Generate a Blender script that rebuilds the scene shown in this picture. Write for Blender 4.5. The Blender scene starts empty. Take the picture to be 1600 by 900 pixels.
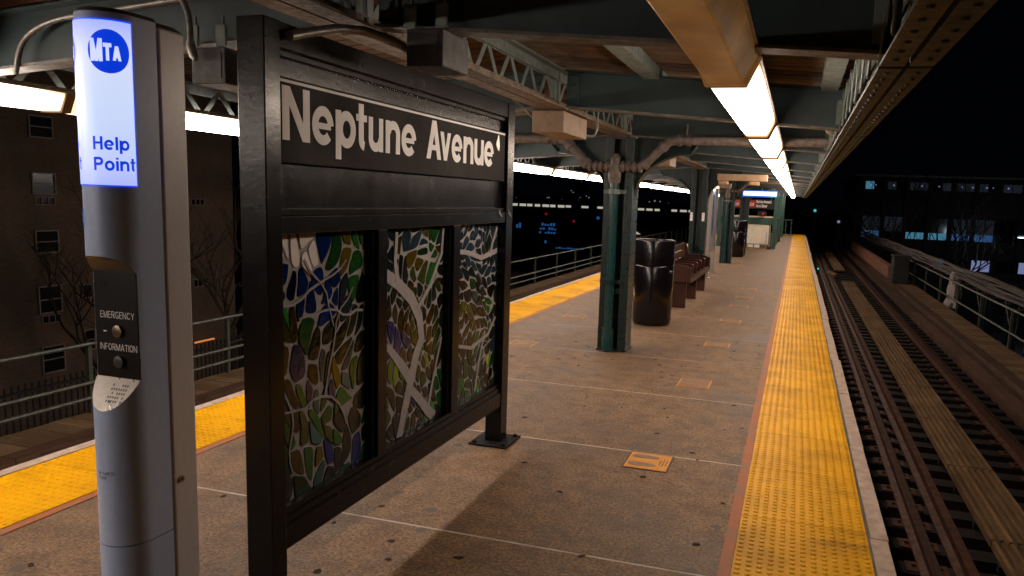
import bpy, math, random
from mathutils import Vector, Matrix
R = random.Random(7)
SC = bpy.context.scene
COL = SC.collection

# ------------------------------------------------------------------ camera
H = 1.6
yaw, pit, roll = 0.29739, 0.14237, 0.03662
cy_, sy_ = math.cos(yaw), math.sin(yaw)
fwd = Vector((-sy_ * math.cos(pit), cy_ * math.cos(pit), -math.sin(pit)))
rgt = Vector((cy_, sy_, 0)); up = rgt.cross(fwd)
r2 = rgt * math.cos(roll) + up * math.sin(roll)
u2 = up * math.cos(roll) - rgt * math.sin(roll)
cam = bpy.data.cameras.new('camera')
cam.sensor_width = 36; cam.lens = 27.0
cam.shift_x = -0.0435; cam.shift_y = 0.0195
cam.clip_start = 0.05; cam.clip_end = 3000
co = bpy.data.objects.new('camera', cam); COL.objects.link(co)
co.matrix_world = Matrix(((r2.x, u2.x, -fwd.x, 0), (r2.y, u2.y, -fwd.y, 0), (r2.z, u2.z, -fwd.z, H), (0, 0, 0, 1)))
SC.camera = co
# ------------------------------------------------------------------ world, exposure
w = bpy.data.worlds.new('World'); SC.world = w; w.use_nodes = True
bg = w.node_tree.nodes['Background']
bg.inputs[0].default_value = (0.3, 0.4, 0.9, 1); bg.inputs[1].default_value = 0.0013
SC.view_settings.view_transform = 'Standard'; SC.view_settings.look = 'None'
SC.view_settings.exposure = 0.0; SC.view_settings.gamma = 1.0
cyc = SC.cycles
cyc.use_denoising = True; cyc.max_bounces = 7; cyc.diffuse_bounces = 3; cyc.glossy_bounces = 3
cyc.transmission_bounces = 5; cyc.sample_clamp_indirect = 3.0; cyc.caustics_refractive = False; cyc.caustics_reflective = False
LAMP = 32.0            # radiance of the platform light diffusers
LAMPC = (1.0, 0.83, 0.69)

# ------------------------------------------------------------------ materials
MATS = {}
def nodes(name):
    m = bpy.data.materials.new(name); m.use_nodes = True
    nt = m.node_tree
    return m, nt, nt.nodes['Principled BSDF']
def ramp(nt, fac, stops):
    r = nt.nodes.new('ShaderNodeValToRGB')
    el = r.color_ramp.elements
    while len(el) < len(stops): el.new(0.5)
    for e, (p, c) in zip(el, stops):
        e.position = p; e.color = (c[0], c[1], c[2], 1)
    nt.links.new(fac, r.inputs[0]); return r.outputs[0]
def coords(nt, scale=(1, 1, 1), kind='Object'):
    t = nt.nodes.new('ShaderNodeTexCoord'); mp = nt.nodes.new('ShaderNodeMapping')
    mp.inputs['Scale'].default_value = scale
    nt.links.new(t.outputs[kind], mp.inputs[0]); return mp.outputs[0]
def wpos(nt, scale=(1, 1, 1)):
    g = nt.nodes.new('ShaderNodeNewGeometry'); mp = nt.nodes.new('ShaderNodeMapping')
    mp.inputs['Scale'].default_value = scale
    nt.links.new(g.outputs['Position'], mp.inputs[0]); return mp.outputs[0]
def noise(nt, vec, scale, detail=4, rough=0.6, out=0):
    n = nt.nodes.new('ShaderNodeTexNoise'); n.inputs['Scale'].default_value = scale
    n.inputs['Detail'].default_value = detail; n.inputs['Roughness'].default_value = rough
    nt.links.new(vec, n.inputs['Vector']); return n.outputs[out]
def mix(nt, fac, a, b, mode='MIX'):
    x = nt.nodes.new('ShaderNodeMix'); x.data_type = 'RGBA'; x.blend_type = mode
    for s, v in ((0, fac), (6, a), (7, b)):
        if hasattr(v, 'is_linked') or hasattr(v, 'links'): nt.links.new(v, x.inputs[s])
        elif s == 0: x.inputs[0].default_value = v
        else: x.inputs[s].default_value = (v[0], v[1], v[2], 1)
    return x.outputs[2]
def bump(nt, p, h, strength=0.3, dist=0.01):
    b = nt.nodes.new('ShaderNodeBump'); b.inputs['Strength'].default_value = strength
    b.inputs['Distance'].default_value = dist
    nt.links.new(h, b.inputs['Height']); nt.links.new(b.outputs[0], p.inputs['Normal'])
def simple(name, c1, c2=None, rough=0.5, metal=0.0, scale=12, bs=0.15, spec=0.5, wear=None, wear_t=0.66, rnd=0.0, stretch=(1, 1, 1)):
    """mottled paint / metal with optional chipped wear"""
    m, nt, p = nodes(name)
    v = wpos(nt, stretch)
    n = noise(nt, v, scale, 6)
    c2 = c2 or tuple(x * 0.6 for x in c1)
    col = ramp(nt, n, [(0.3, c2), (0.7, c1)])
    if wear:
        n2 = noise(nt, v, scale * 2.7, 8, 0.7)
        f = ramp(nt, n2, [(wear_t - 0.02, (0, 0, 0)), (wear_t + 0.02, (1, 1, 1))])
        col = mix(nt, f, col, wear)
    if rnd:
        oi = nt.nodes.new('ShaderNodeObjectInfo')
        f = ramp(nt, oi.outputs['Random'], [(0, (1 - rnd,) * 3), (1, (1, 1, 1))])
        col = mix(nt, 1.0, col, f, 'MULTIPLY')
    nt.links.new(col, p.inputs['Base Color'])
    p.inputs['Metallic'].default_value = metal
    p.inputs['Specular IOR Level'].default_value = spec
    rr = ramp(nt, n, [(0.2, (min(1, rough * 1.25),) * 3), (0.8, (rough * 0.8,) * 3)])
    nt.links.new(rr, p.inputs['Roughness'])
    n3 = noise(nt, v, scale * 4, 5)
    bump(nt, p, n3, bs, 0.004)
    MATS[name] = m; return m
def emit(name, c, s):
    m = bpy.data.materials.new(name); m.use_nodes = True
    nt = m.node_tree; p = nt.nodes['Principled BSDF']
    p.inputs['Base Color'].default_value = (c[0], c[1], c[2], 1)
    p.inputs['Emission Color'].default_value = (c[0], c[1], c[2], 1); p.inputs['Emission Strength'].default_value = s
    p.inputs['Roughness'].default_value = 0.5
    MATS[name] = m; return m

def concrete_mat():
    m, nt, p = nodes('platform_concrete')
    v = wpos(nt)
    big = noise(nt, v, 0.9, 6, 0.65)
    c = ramp(nt, big, [(0.28, (0.085, 0.043, 0.018)), (0.5, (0.168, 0.092, 0.039)), (0.74, (0.225, 0.13, 0.06))])
    sp = noise(nt, v, 62, 5, 0.85)
    c = mix(nt, 1.0, c, ramp(nt, sp, [(0.38, (0.16, 0.14, 0.13)), (0.5, (0.92, 0.9, 0.88)), (0.64, (1.7, 1.62, 1.5))]), 'MULTIPLY')
    mid = noise(nt, v, 6.5, 6, 0.7)
    c = mix(nt, 1.0, c, ramp(nt, mid, [(0.36, (0.6, 0.56, 0.53)), (0.58, (1, 1, 1))]), 'MULTIPLY')
    # trodden gum spots, scattered
    vor = nt.nodes.new('ShaderNodeTexVoronoi'); vor.voronoi_dimensions = '2D'; vor.inputs['Scale'].default_value = 3.0
    vor.inputs['Randomness'].default_value = 1.0
    dv = nt.nodes.new('ShaderNodeVectorMath'); dv.operation = 'MULTIPLY_ADD'
    nn = noise(nt, v, 40, 2, 0.5, 1)
    nt.links.new(nn, dv.inputs[0]); dv.inputs[1].default_value = (0.03, 0.03, 0.03); nt.links.new(v, dv.inputs[2])
    nt.links.new(dv.outputs[0], vor.inputs['Vector'])
    mu = nt.nodes.new('ShaderNodeMath'); mu.operation = 'MULTIPLY_ADD'
    sx = nt.nodes.new('ShaderNodeSeparateColor'); nt.links.new(vor.outputs['Color'], sx.inputs[0])
    nt.links.new(sx.outputs[0], mu.inputs[0]); mu.inputs[1].default_value = 0.11; nt.links.new(vor.outputs['Distance'], mu.inputs[2])
    f = ramp(nt, mu.outputs[0], [(0.09, (0.9, 0.9, 0.9)), (0.115, (0, 0, 0))])
    c = mix(nt, f, c, (0.06, 0.045, 0.035))
    nt.links.new(c, p.inputs['Base Color'])
    nt.links.new(ramp(nt, big, [(0.3, (0.6,) * 3), (0.7, (0.82,) * 3)]), p.inputs['Roughness'])
    bump(nt, p, sp, 0.35, 0.004)
    return m
def yellow_mat(name, base):
    m, nt, p = nodes(name)
    v = wpos(nt)
    n = noise(nt, v, 2.4, 7, 0.65)
    c = ramp(nt, n, [(0.3, tuple(x * 0.62 for x in base)), (0.55, base), (0.8, tuple(min(1, x * 1.1) for x in base))])
    d = noise(nt, v, 11, 8, 0.72)
    c = mix(nt, ramp(nt, d, [(0.6, (0, 0, 0)), (0.72, (0.8, 0.8, 0.8))]), c, (0.09, 0.045, 0.01))
    d2 = noise(nt, wpos(nt, (0.5, 1.6, 1)), 1.3, 5, 0.6)
    c = mix(nt, ramp(nt, d2, [(0.6, (0, 0, 0)), (0.74, (0.7, 0.7, 0.7))]), c, (0.13, 0.06, 0.012))
    oi = nt.nodes.new('ShaderNodeObjectInfo')
    c = mix(nt, 1.0, c, ramp(nt, oi.outputs['Random'], [(0, (0.8, 0.78, 0.75)), (1, (1, 1, 1))]), 'MULTIPLY')
    nt.links.new(c, p.inputs['Base Color']); p.inputs['Roughness'].default_value = 0.5; p.inputs['Specular IOR Level'].default_value = 0.07
    bump(nt, p, d, 0.12, 0.003)
    return m
def wood_mat(name, c1, c2, stretch, rough=0.7, rnd=0.4):
    m, nt, p = nodes(name)
    v = wpos(nt, stretch)
    n = noise(nt, v, 8, 7, 0.6)
    c = ramp(nt, n, [(0.3, c2), (0.7, c1)])
    oi = nt.nodes.new('ShaderNodeObjectInfo')
    c = mix(nt, 1.0, c, ramp(nt, oi.outputs['Random'], [(0, (1 - rnd,) * 3), (1, (1.1, 1.1, 1.1))]), 'MULTIPLY')
    st = noise(nt, wpos(nt), 2.0, 5, 0.65)
    c = mix(nt, 1.0, c, ramp(nt, st, [(0.35, (0.6, 0.57, 0.55)), (0.6, (1, 1, 1))]), 'MULTIPLY')
    nt.links.new(c, p.inputs['Base Color']); p.inputs['Roughness'].default_value = rough; p.inputs['Specular IOR Level'].default_value = 0.2
    bump(nt, p, n, 0.25, 0.004)
    MATS[name] = m; return m
def diffuser_mat(name, s, dirty=False):
    m, nt, p = nodes(name)
    v = coords(nt, (1, 1, 1))
    n = noise(nt, v, 3.5, 5, 0.6)
    sep = nt.nodes.new('ShaderNodeSeparateXYZ'); nt.links.new(coords(nt, (1, 1 / 2.36, 1 / 0.098)), sep.inputs[0])
    if dirty:   # cover with a dying tube behind it
        c = ramp(nt, n, [(0.3, (0.3, 0.13, 0.03)), (0.6, (0.62, 0.32, 0.09)), (0.8, (0.7, 0.4, 0.14))])
        nt.links.new(c, p.inputs['Base Color']); p.inputs['Roughness'].default_value = 0.3
        e = ramp(nt, noise(nt, coords(nt, (2, .7, 2)), 2.2, 2, 0.5), [(0.35, (0.035, 0.016, 0.004)), (0.7, (0.13, 0.062, 0.017))])
        nt.links.new(e, p.inputs['Emission Color']); p.inputs['Emission Strength'].default_value = 1.0
        bump(nt, p, n, 0.05, 0.01)
    else:       # the tube inside ends short of the covers: dimmer ends, dimmer upper sides
        c = mix(nt, ramp(nt, n, [(0.3, (0.8,) * 3), (0.65, (1, 1, 1))]), (LAMPC[0] * 0.75, LAMPC[1] * 0.7, LAMPC[2] * 0.6), LAMPC)
        al = ramp(nt, sep.outputs[1], [(0.0, (0.02, 0.013, 0.007)), (0.03, (0.05, 0.038, 0.023)), (0.075, (0.16, 0.14, 0.11)), (0.2, (1, 1, 1)), (0.8, (1, 1, 1)), (0.925, (0.16, 0.14, 0.11)), (0.97, (0.05, 0.038, 0.023)), (1.0, (0.02, 0.013, 0.007))])
        up_ = ramp(nt, sep.outputs[2], [(0.0, (0.85, 0.85, 0.85)), (0.2, (1, 1, 1)), (0.7, (0.92, 0.9, 0.87)), (0.93, (0.4, 0.34, 0.28)), (1.0, (0.12, 0.09, 0.06))])
        c = mix(nt, 1.0, mix(nt, 1.0, c, al, 'MULTIPLY'), up_, 'MULTIPLY')
        nt.links.new(c, p.inputs['Emission Color']); p.inputs['Emission Strength'].default_value = s
        p.inputs['Base Color'].default_value = (0.8, 0.74, 0.62, 1); p.inputs['Roughness'].default_value = 0.4
    MATS[name] = m; return m

M_CONC = concrete_mat()
M_JOINT = simple('joint_sealant', (0.42, 0.35, 0.29), (0.26, 0.2, 0.15), 0.85, scale=9)
M_YEL = yellow_mat('tactile_yellow', (0.70, 0.34, 0.002))
M_EDGE = simple('edge_concrete', (0.42, 0.31, 0.25), (0.26, 0.185, 0.14), 0.8, scale=14, bs=0.3)
M_FASCIA = simple('fascia_concrete', (0.12, 0.1, 0.085), (0.05, 0.04, 0.035), 0.85, scale=3)
def paint_band():
    m, nt, p = nodes('worn_orange_paint')
    v = wpos(nt); n = noise(nt, wpos(nt, (2.2, 1, 1)), 6, 9, 0.75)
    c = ramp(nt, n, [(0.38, (0.16, 0.1, 0.06)), (0.5, (0.28, 0.075, 0.012)), (0.7, (0.34, 0.09, 0.015))])
    nt.links.new(c, p.inputs['Base Color']); p.inputs['Roughness'].default_value = 0.7
    return m
M_BAND = paint_band()
M_GREEN = simple('column_green_paint', (0.0045, 0.02, 0.02), (0.0025, 0.011, 0.0115), 0.3, scale=7, bs=0.25, wear=(0.09, 0.1, 0.085), wear_t=0.73)
M_GPIPE = simple('pipe_green_paint', (0.008, 0.05, 0.05), (0.005, 0.03, 0.031), 0.28, scale=9, bs=0.2)
M_BEAM = simple('beam_grey_green_paint', (0.04, 0.065, 0.072), (0.022, 0.038, 0.043), 0.5, scale=4, bs=0.2, wear=(0.05, 0.035, 0.025), wear_t=0.7)
M_FLANGE = simple('flange_worn_paint', (0.2, 0.19, 0.17), (0.08, 0.074, 0.066), 0.6, scale=14, bs=0.4, wear=(0.06, 0.045, 0.036), wear_t=0.6)
M_LATT = simple('lattice_grey_paint', (0.17, 0.205, 0.195), (0.1, 0.12, 0.115), 0.55, scale=16, bs=0.3, wear=(0.07, 0.045, 0.03), wear_t=0.64)
M_CHORDG = simple('edge_chord_paint', (0.06, 0.075, 0.08), (0.026, 0.032, 0.034), 0.6, scale=18, bs=0.5, wear=(0.2, 0.19, 0.18), wear_t=0.66)
M_CHORD = simple('chord_rusty_paint', (0.24, 0.17, 0.105), (0.08, 0.055, 0.036), 0.6, scale=18, bs=0.5, wear=(0.04, 0.025, 0.018), wear_t=0.55)
M_BOARD = wood_mat('roof_board_wood', (0.24, 0.155, 0.105), (0.12, 0.076, 0.05), (0.4, 9, 9), 0.7, 0.45)
M_ROOFTOP = simple('roofing_felt', (0.03, 0.03, 0.03), None, 0.9)
M_PIPE = simple('weathered_iron_pipe', (0.2, 0.16, 0.145), (0.075, 0.058, 0.05), 0.6, scale=20, bs=0.5, wear=(0.4, 0.36, 0.32), wear_t=0.68)
M_COND = simple('grey_conduit', (0.3, 0.29, 0.27), (0.16, 0.15, 0.14), 0.4, metal=0.5, scale=20)
M_BLACK = simple('black_sign_paint', (0.0065, 0.0055, 0.0068), (0.003, 0.0027, 0.0034), 0.24, scale=11, bs=0.16, spec=0.25, wear=(0.13, 0.115, 0.12), wear_t=0.72)
M_BLACKM = simple('matt_black_base', (0.012, 0.010, 0.011), (0.007, 0.006, 0.007), 0.75, scale=20, bs=0.1, spec=0.1)
M_NAME = simple('name_plate_enamel', (0.024, 0.019, 0.02), (0.019, 0.016, 0.016), 0.65, spec=0.1, scale=3, bs=0.03)
M_WHITE = simple('letter_white', (0.88, 0.86, 0.86), (0.8, 0.78, 0.78), 0.55, scale=6, bs=0.05)
M_CAME = simple('came_grey', (0.26, 0.235, 0.235), (0.2, 0.18, 0.18), 0.6, scale=40, bs=0.5)
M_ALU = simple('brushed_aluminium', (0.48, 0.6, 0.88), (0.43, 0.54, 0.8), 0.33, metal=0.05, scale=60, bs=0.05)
M_ALU2 = simple('painted_aluminium', (0.66, 0.645, 0.67), (0.6, 0.585, 0.61), 0.34, metal=0.1, scale=60, bs=0.04)
M_RECESS = simple('intercom_black', (0.006, 0.006, 0.008), (0.004, 0.004, 0.005), 0.3, scale=8, bs=0.05)
M_DKGREY = simple('dark_grey_cap', (0.04, 0.04, 0.05), (0.03, 0.03, 0.035), 0.4, scale=30)
M_BRASS = simple('button_metal', (0.25, 0.19, 0.13), (0.17, 0.13, 0.09), 0.3, metal=0.9, scale=60)
M_BIN = simple('black_gloss_plastic', (0.006, 0.0045, 0.006), (0.003, 0.0025, 0.0035), 0.18, scale=16, bs=0.1)
M_BINRIM = simple('bin_rim_metal', (0.16, 0.14, 0.13), None, 0.3, metal=0.7, scale=40)
M_BENCH = wood_mat('bench_wood', (0.085, 0.034, 0.022), (0.045, 0.018, 0.012), (9, 0.5, 9), 0.42, 0.25)
M_STEEL = simple('stainless_steel', (0.42, 0.38, 0.35), (0.32, 0.29, 0.26), 0.3, metal=0.8, scale=40)
M_CREAM = simple('cream_wall_panel', (0.75, 0.68, 0.55), (0.65, 0.57, 0.45), 0.5, scale=4)
M_BOX = simple('junction_box_paint', (0.36, 0.25, 0.165), (0.25, 0.17, 0.11), 0.5, scale=10)
M_BOX2 = simple('orange_box_paint', (0.5, 0.33, 0.2), (0.36, 0.24, 0.14), 0.5, scale=10)
M_DARKBOX = simple('grey_cabinet_paint', (0.05, 0.042, 0.044), (0.025, 0.021, 0.022), 0.55, scale=20, bs=0.4)
M_RUST = simple('rusty_rail_steel', (0.075, 0.025, 0.011), (0.028, 0.0105, 0.0055), 0.65, metal=0.0, spec=0.2, scale=12, bs=0.4)
M_RAILHEAD = simple('polished_rail_head', (0.1, 0.05, 0.035), (0.065, 0.035, 0.024), 0.45, metal=0.8, scale=12)
M_TIE = wood_mat('tie_timber', (0.017, 0.01, 0.007), (0.006, 0.004, 0.0035), (0.6, 8, 8), 0.8, 0.5)
M_SLAT = wood_mat('walkway_slat', (0.27, 0.16, 0.075), (0.13, 0.075, 0.034), (8, 0.4, 8), 0.7, 0.3)
M_TIMBER = wood_mat('guard_timber', (0.12, 0.062, 0.037), (0.05, 0.026, 0.016), (6, 0.3, 6), 0.75, 0.3)
M_PLANK = wood_mat('walkway_plank', (0.26, 0.16, 0.085), (0.13, 0.08, 0.043), (0.5, 6, 6), 0.75, 0.3)
M_PIPEG = simple('railing_paint', (0.055, 0.06, 0.043), (0.025, 0.027, 0.02), 0.45, scale=14, wear=(0.1, 0.06, 0.03), wear_t=0.66)
M_CABLE = simple('cable_jacket', (0.1, 0.075, 0.065), (0.03, 0.024, 0.022), 0.55, scale=14)
M_DKSTEEL = simple('dark_steel', (0.02, 0.02, 0.02), (0.01, 0.01, 0.01), 0.7, scale=4)
M_ASPH = simple('street_asphalt', (0.05, 0.05, 0.055), (0.03, 0.03, 0.034), 0.85, scale=0.4)
M_LOT = simple('lot_paving', (0.2, 0.2, 0.21), (0.13, 0.13, 0.14), 0.85, scale=0.3)
M_BARK = simple('bare_bark', (0.03, 0.024, 0.02), (0.015, 0.012, 0.01), 0.9, scale=8)
M_WFRAME = simple('window_frame_paint', (0.3, 0.28, 0.27), None, 0.5)
M_GLASSD = simple('dark_window_glass', (0.012, 0.013, 0.016), (0.008, 0.008, 0.01), 0.12, scale=1, bs=0.02)
M_RBLDG = simple('dark_facade', (0.035, 0.03, 0.028), (0.022, 0.019, 0.018), 0.8, scale=0.6)
M_CARW = simple('car_paint_white', (0.55, 0.55, 0.58), (0.5, 0.5, 0.52), 0.25, scale=2, bs=0.0)
M_CARD = simple('car_paint_dark', (0.03, 0.03, 0.04), None, 0.25, scale=2, bs=0.0)
M_TYRE = simple('tyre_rubber', (0.015, 0.015, 0.015), None, 0.8)
M_SHEET = simple('pale_plastic_sheet', (0.3, 0.26, 0.24), (0.2, 0.17, 0.155), 0.45, scale=10, bs=0.5)
M_REDP = simple('sign_red', (0.4, 0.035, 0.012), (0.32, 0.03, 0.012), 0.4, scale=4)
M_DECALO = simple('decal_orange', (0.56, 0.23, 0.006), (0.45, 0.17, 0.006), 0.65, scale=16, wear=(0.17, 0.11, 0.07), wear_t=0.68)
M_DECALW = simple('decal_worn_orange', (0.3, 0.125, 0.02), (0.2, 0.09, 0.03), 0.7, scale=18, wear=(0.17, 0.09, 0.05), wear_t=0.5)
M_DECALK = simple('decal_dark_border', (0.06, 0.035, 0.025), None, 0.7, scale=20)
M_DECALB = simple('decal_brown_print', (0.2, 0.12, 0.075), (0.14, 0.085, 0.05), 0.7, scale=25)
M_GREENP = simple('dark_green_panel', (0.02, 0.075, 0.06), (0.012, 0.05, 0.04), 0.4, scale=4)
M_BARR = simple('rust_red_barrier', (0.3, 0.13, 0.08), (0.17, 0.07, 0.045), 0.7, scale=3)
M_POSTER = simple('blue_poster_print', (0.06, 0.14, 0.36), (0.1, 0.12, 0.2), 0.08, scale=3, bs=0.0)
M_DIFF = diffuser_mat('lit_diffuser', LAMP)
LAMPC = (1.0, 0.87, 0.77)
M_DIFFL = diffuser_mat('lit_diffuser_white', LAMP * 1.35)
M_DIRTY = diffuser_mat('unlit_diffuser', 0, True)
M_HOUS = simple('fixture_housing', (0.16, 0.12, 0.08), (0.08, 0.06, 0.04), 0.4, metal=0.4, scale=12)
M_SEAM = simple('diffuser_end_cap', (0.2, 0.11, 0.05), (0.12, 0.07, 0.03), 0.45)
def glow_mat():
    m, nt, p = nodes('help_panel_glow')
    sep = nt.nodes.new('ShaderNodeSeparateXYZ'); nt.links.new(wpos(nt), sep.inputs[0])
    mr = nt.nodes.new('ShaderNodeMapRange'); mr.inputs[1].default_value = 1.588; mr.inputs[2].default_value = 2.004
    nt.links.new(sep.outputs[2], mr.inputs[0])
    c = ramp(nt, mr.outputs[0], [(0, (0.42, 0.50, 1.0)), (.15, (0.55, 0.63, 1.0)), (.45, (0.60, 0.72, 1.0)), (.8, (0.68, 0.74, 1.0)), (1, (0.38, 0.46, 1.0))])
    nt.links.new(c, p.inputs['Emission Color']); p.inputs['Emission Strength'].default_value = 0.95; p.inputs['Roughness'].default_value = .3
    p.inputs['Base Color'].default_value = (.3, .32, .4, 1); return m
M_PANELW = glow_mat()
M_PANELB = emit('help_panel_blue_edge', (0.0, 0.07, 1.0), 0.95)
M_BLUEINK = emit('help_panel_blue_ink', (0.002, 0.05, 0.85), 0.75)
M_BLUESIGN = emit('blue_sign_glow', (0.55, 0.86, 1.0), 1.5)
M_BLUESIGN2 = emit('blue_sign_edge', (0.01, 0.12, 0.6), 0.35)
M_WINB = emit('lit_window_blue', (0.07, 0.2, 0.5), 0.3)
M_WINC = emit('lit_window_cyan', (0.1, 0.36, 0.55), 0.4)
M_WINP = emit('lit_window_pale', (0.36, 0.42, 0.8), 0.38)
M_WINW = emit('lit_window_dim', (0.1, 0.12, 0.16), 0.06)
M_WINW2 = emit('skyline_window_light', (0.55, 0.58, 0.7), 0.3)
M_TRAIN = emit('train_window_light', (0.85, 0.82, 0.68), 0.5)
M_RED = emit('red_lamp', (1, 0.03, 0.05), 0.16)
M_CYAN = emit('cyan_signal', (0.08, 0.7, 0.65), 0.6)
M_ORANGE = emit('orange_lamp', (1, 0.35, 0.1), 0.5)
M_LEDB = emit('led_blue', (0.04, 0.2, 0.6), 0.3)
M_STREET = emit('street_lamp_lens', (0.6, 0.9, 1.0), 6.0)
def glass(name, c, tr=0.0, rough=0.1):
    m, nt, p = nodes(name)
    v = wpos(nt); n = noise(nt, v, 28, 4, 0.6)
    oi = nt.nodes.new('ShaderNodeObjectInfo')
    cc = mix(nt, oi.outputs['Random'], tuple(x * (0.8 if c[0] > .7 else 0.1) for x in c), tuple(min(1, x * (1 if c[0] > .7 else .62)) for x in c))
    nt.links.new(cc, p.inputs['Base Color']); p.inputs['Roughness'].default_value = rough
    p.inputs['Transmission Weight'].default_value = tr; p.inputs['IOR'].default_value = 1.45
    bump(nt, p, n, 0.45, 0.006)
    return m
G = {'green': glass('glass_green', (0.02, 0.13, 0.02)), 'glint': glass('glass_painted_glint', (0.55, 0.5, 0.02), 0, 0.1), 'painted_glintg': glass('glass_painted_glint_green', (0.05, 0.5, 0.06), 0, 0.1), 'dark': glass('glass_smoke', (0.018, 0.028, 0.022)),
     'olive': glass('glass_olive', (0.06, 0.08, 0.012)), 'blue': glass('glass_blue', (0.003, 0.024, 0.16)),
     'amber': glass('glass_amber', (0.16, 0.11, 0.006)), 'brown': glass('glass_brown', (0.05, 0.028, 0.012)),
     'teal': glass('glass_teal', (0.05, 0.17, 0.17)), 'pale': glass('glass_milk', (0.75, 0.7, 0.7), 0.0, 0.2),
     'lime': glass('glass_lime', (0.25, 0.42, 0.05)), 'slate': glass('glass_slate', (0.025, 0.05, 0.07))}

# ------------------------------------------------------------------ builders
ORG = {}
class MB:
    def __init__(s): s.v = []; s.f = []; s.sm = []
    def add(s, vs, fs, smooth=False):
        o = len(s.v); s.v += [tuple(v) for v in vs]
        for f in fs: s.f.append(tuple(i + o for i in f)); s.sm.append(smooth)
        return s
    def hexa(s, p):   # bottom 4 ccw, top 4 ccw
        return s.add(p, [(3, 2, 1, 0), (4, 5, 6, 7), (0, 1, 5, 4), (1, 2, 6, 5), (2, 3, 7, 6), (3, 0, 4, 7)])
    def box(s, x0, x1, y0, y1, z0, z1):
        return s.hexa([(x0, y0, z0), (x1, y0, z0), (x1, y1, z0), (x0, y1, z0), (x0, y0, z1), (x1, y0, z1), (x1, y1, z1), (x0, y1, z1)])
    def sbox(s, xa, xb, y0, y1, a0, a1, b0, b1):   # sloped along X
        return s.hexa([(xa, y0, a0), (xb, y0, b0), (xb, y1, b0), (xa, y1, a0), (xa, y0, a1), (xb, y0, b1), (xb, y1, b1), (xa, y1, a1)])
    def prism(s, poly, f0, f1):   # poly 2D list; f0,f1 map (a,b)->xyz for two ends
        n = len(poly); vs = [f0(*q) for q in poly] + [f1(*q) for q in poly]
        fs = [tuple(range(n))[::-1], tuple(range(n, 2 * n))] + [(i, (i + 1) % n, n + (i + 1) % n, n + i) for i in range(n)]
        return s.add(vs, fs)
    def tube(s, path, r, n=8, cap=True, smooth=True):
        path = [Vector(p) for p in path]; rs = r if isinstance(r, (list, tuple)) else [r] * len(path)
        vs = []; fs = []; prev = None
        for i, p in enumerate(path):
            t = (path[min(i + 1, len(path) - 1)] - path[max(i - 1, 0)]).normalized()
            if prev is None:
                a = Vector((0, 0, 1)) if abs(t.z) < 0.9 else Vector((1, 0, 0)); a = (a - t * a.dot(t)).normalized()
            else: a = (prev - t * prev.dot(t)).normalized()
            prev = a; b = t.cross(a)
            for k in range(n):
                an = 2 * math.pi * k / n; vs.append(p + (a * math.cos(an) + b * math.sin(an)) * rs[i])
        for i in range(len(path) - 1):
            for k in range(n):
                fs.append((i * n + k, i * n + (k + 1) % n, (i + 1) * n + (k + 1) % n, (i + 1) * n + k))
        s.add(vs, fs, smooth)
        if cap:
            o = len(s.v) - len(vs); s.f.append(tuple(o + k for k in range(n))[::-1]); s.sm.append(False)
            o2 = o + (len(path) - 1) * n; s.f.append(tuple(o2 + k for k in range(n))); s.sm.append(False)
        return s
    def lathe(s, prof, cx, cy, n=32, sq=0.0):
        vs = []; fs = []
        for (r, z) in prof:
            for k in range(n):
                a = 2 * math.pi * k / n; vs.append((cx + r * math.cos(a), cy + r * math.sin(a), z))
        for i in range(len(prof) - 1):
            for k in range(n):
                fs.append((i * n + k, i * n + (k + 1) % n, (i + 1) * n + (k + 1) % n, (i + 1) * n + k))
        return s.add(vs, fs, True)
    def mesh(s, name, off=(0, 0, 0)):
        me = bpy.data.meshes.new(name)
        me.from_pydata([(v[0] - off[0], v[1] - off[1], v[2] - off[2]) for v in s.v], [], s.f)
        me.polygons.foreach_set('use_smooth', s.sm)
        return me
    def build(s, name, mat, parent=None, bevel=0.0, fix=False, **tags):
        off = ORG.get(parent.name, (0, 0, 0)) if parent else (0, 0, 0)
        me = s.mesh(name, off); me.materials.append(mat)
        if any(s.sm): me.set_sharp_from_angle(angle=math.radians(40))
        o = bpy.data.objects.new(name, me); COL.objects.link(o)
        if parent: o.parent = parent
        ORG[o.name] = off
        if bevel:
            b = o.modifiers.new('bevel', 'BEVEL'); b.width = bevel; b.segments = 2; b.limit_method = 'ANGLE'; b.angle_limit = math.radians(50)
        tag(o, **tags); return o
def tag(o, label=None, cat=None, group=None, kind=None):
    if label: o['label'] = label
    if cat: o['category'] = cat
    if group: o['group'] = group
    if kind: o['kind'] = kind
    return o
def thing(name, loc, label=None, cat=None, group=None, kind=None):
    o = bpy.data.objects.new(name, None); o.empty_display_size = 0.1; COL.objects.link(o); o.location = loc
    ORG[o.name] = tuple(loc); tag(o, label, cat, group, kind); return o
def inst(name, me, loc, parent, rot=None):
    """shared-mesh piece; loc in world"""
    o = bpy.data.objects.new(name, me); COL.objects.link(o)
    off = ORG.get(parent.name, (0, 0, 0)) if parent else (0, 0, 0)
    if parent: o.parent = parent
    o.location = (loc[0] - off[0], loc[1] - off[1], loc[2] - off[2])
    if rot: o.rotation_euler = rot
    ORG[o.name] = tuple(loc)
    return o
def dup(root, loc, label=None):
    def cp(o, par):
        c = o.copy(); COL.objects.link(c)
        if par: c.parent = par
        for ch in o.children: cp(ch, c)
        return c
    kids = list(root.children)
    c = root.copy(); COL.objects.link(c); c.location = loc
    for k in kids: cp(k, c)
    if label: c['label'] = label
    ORG[c.name] = tuple(loc)
    return c

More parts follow.
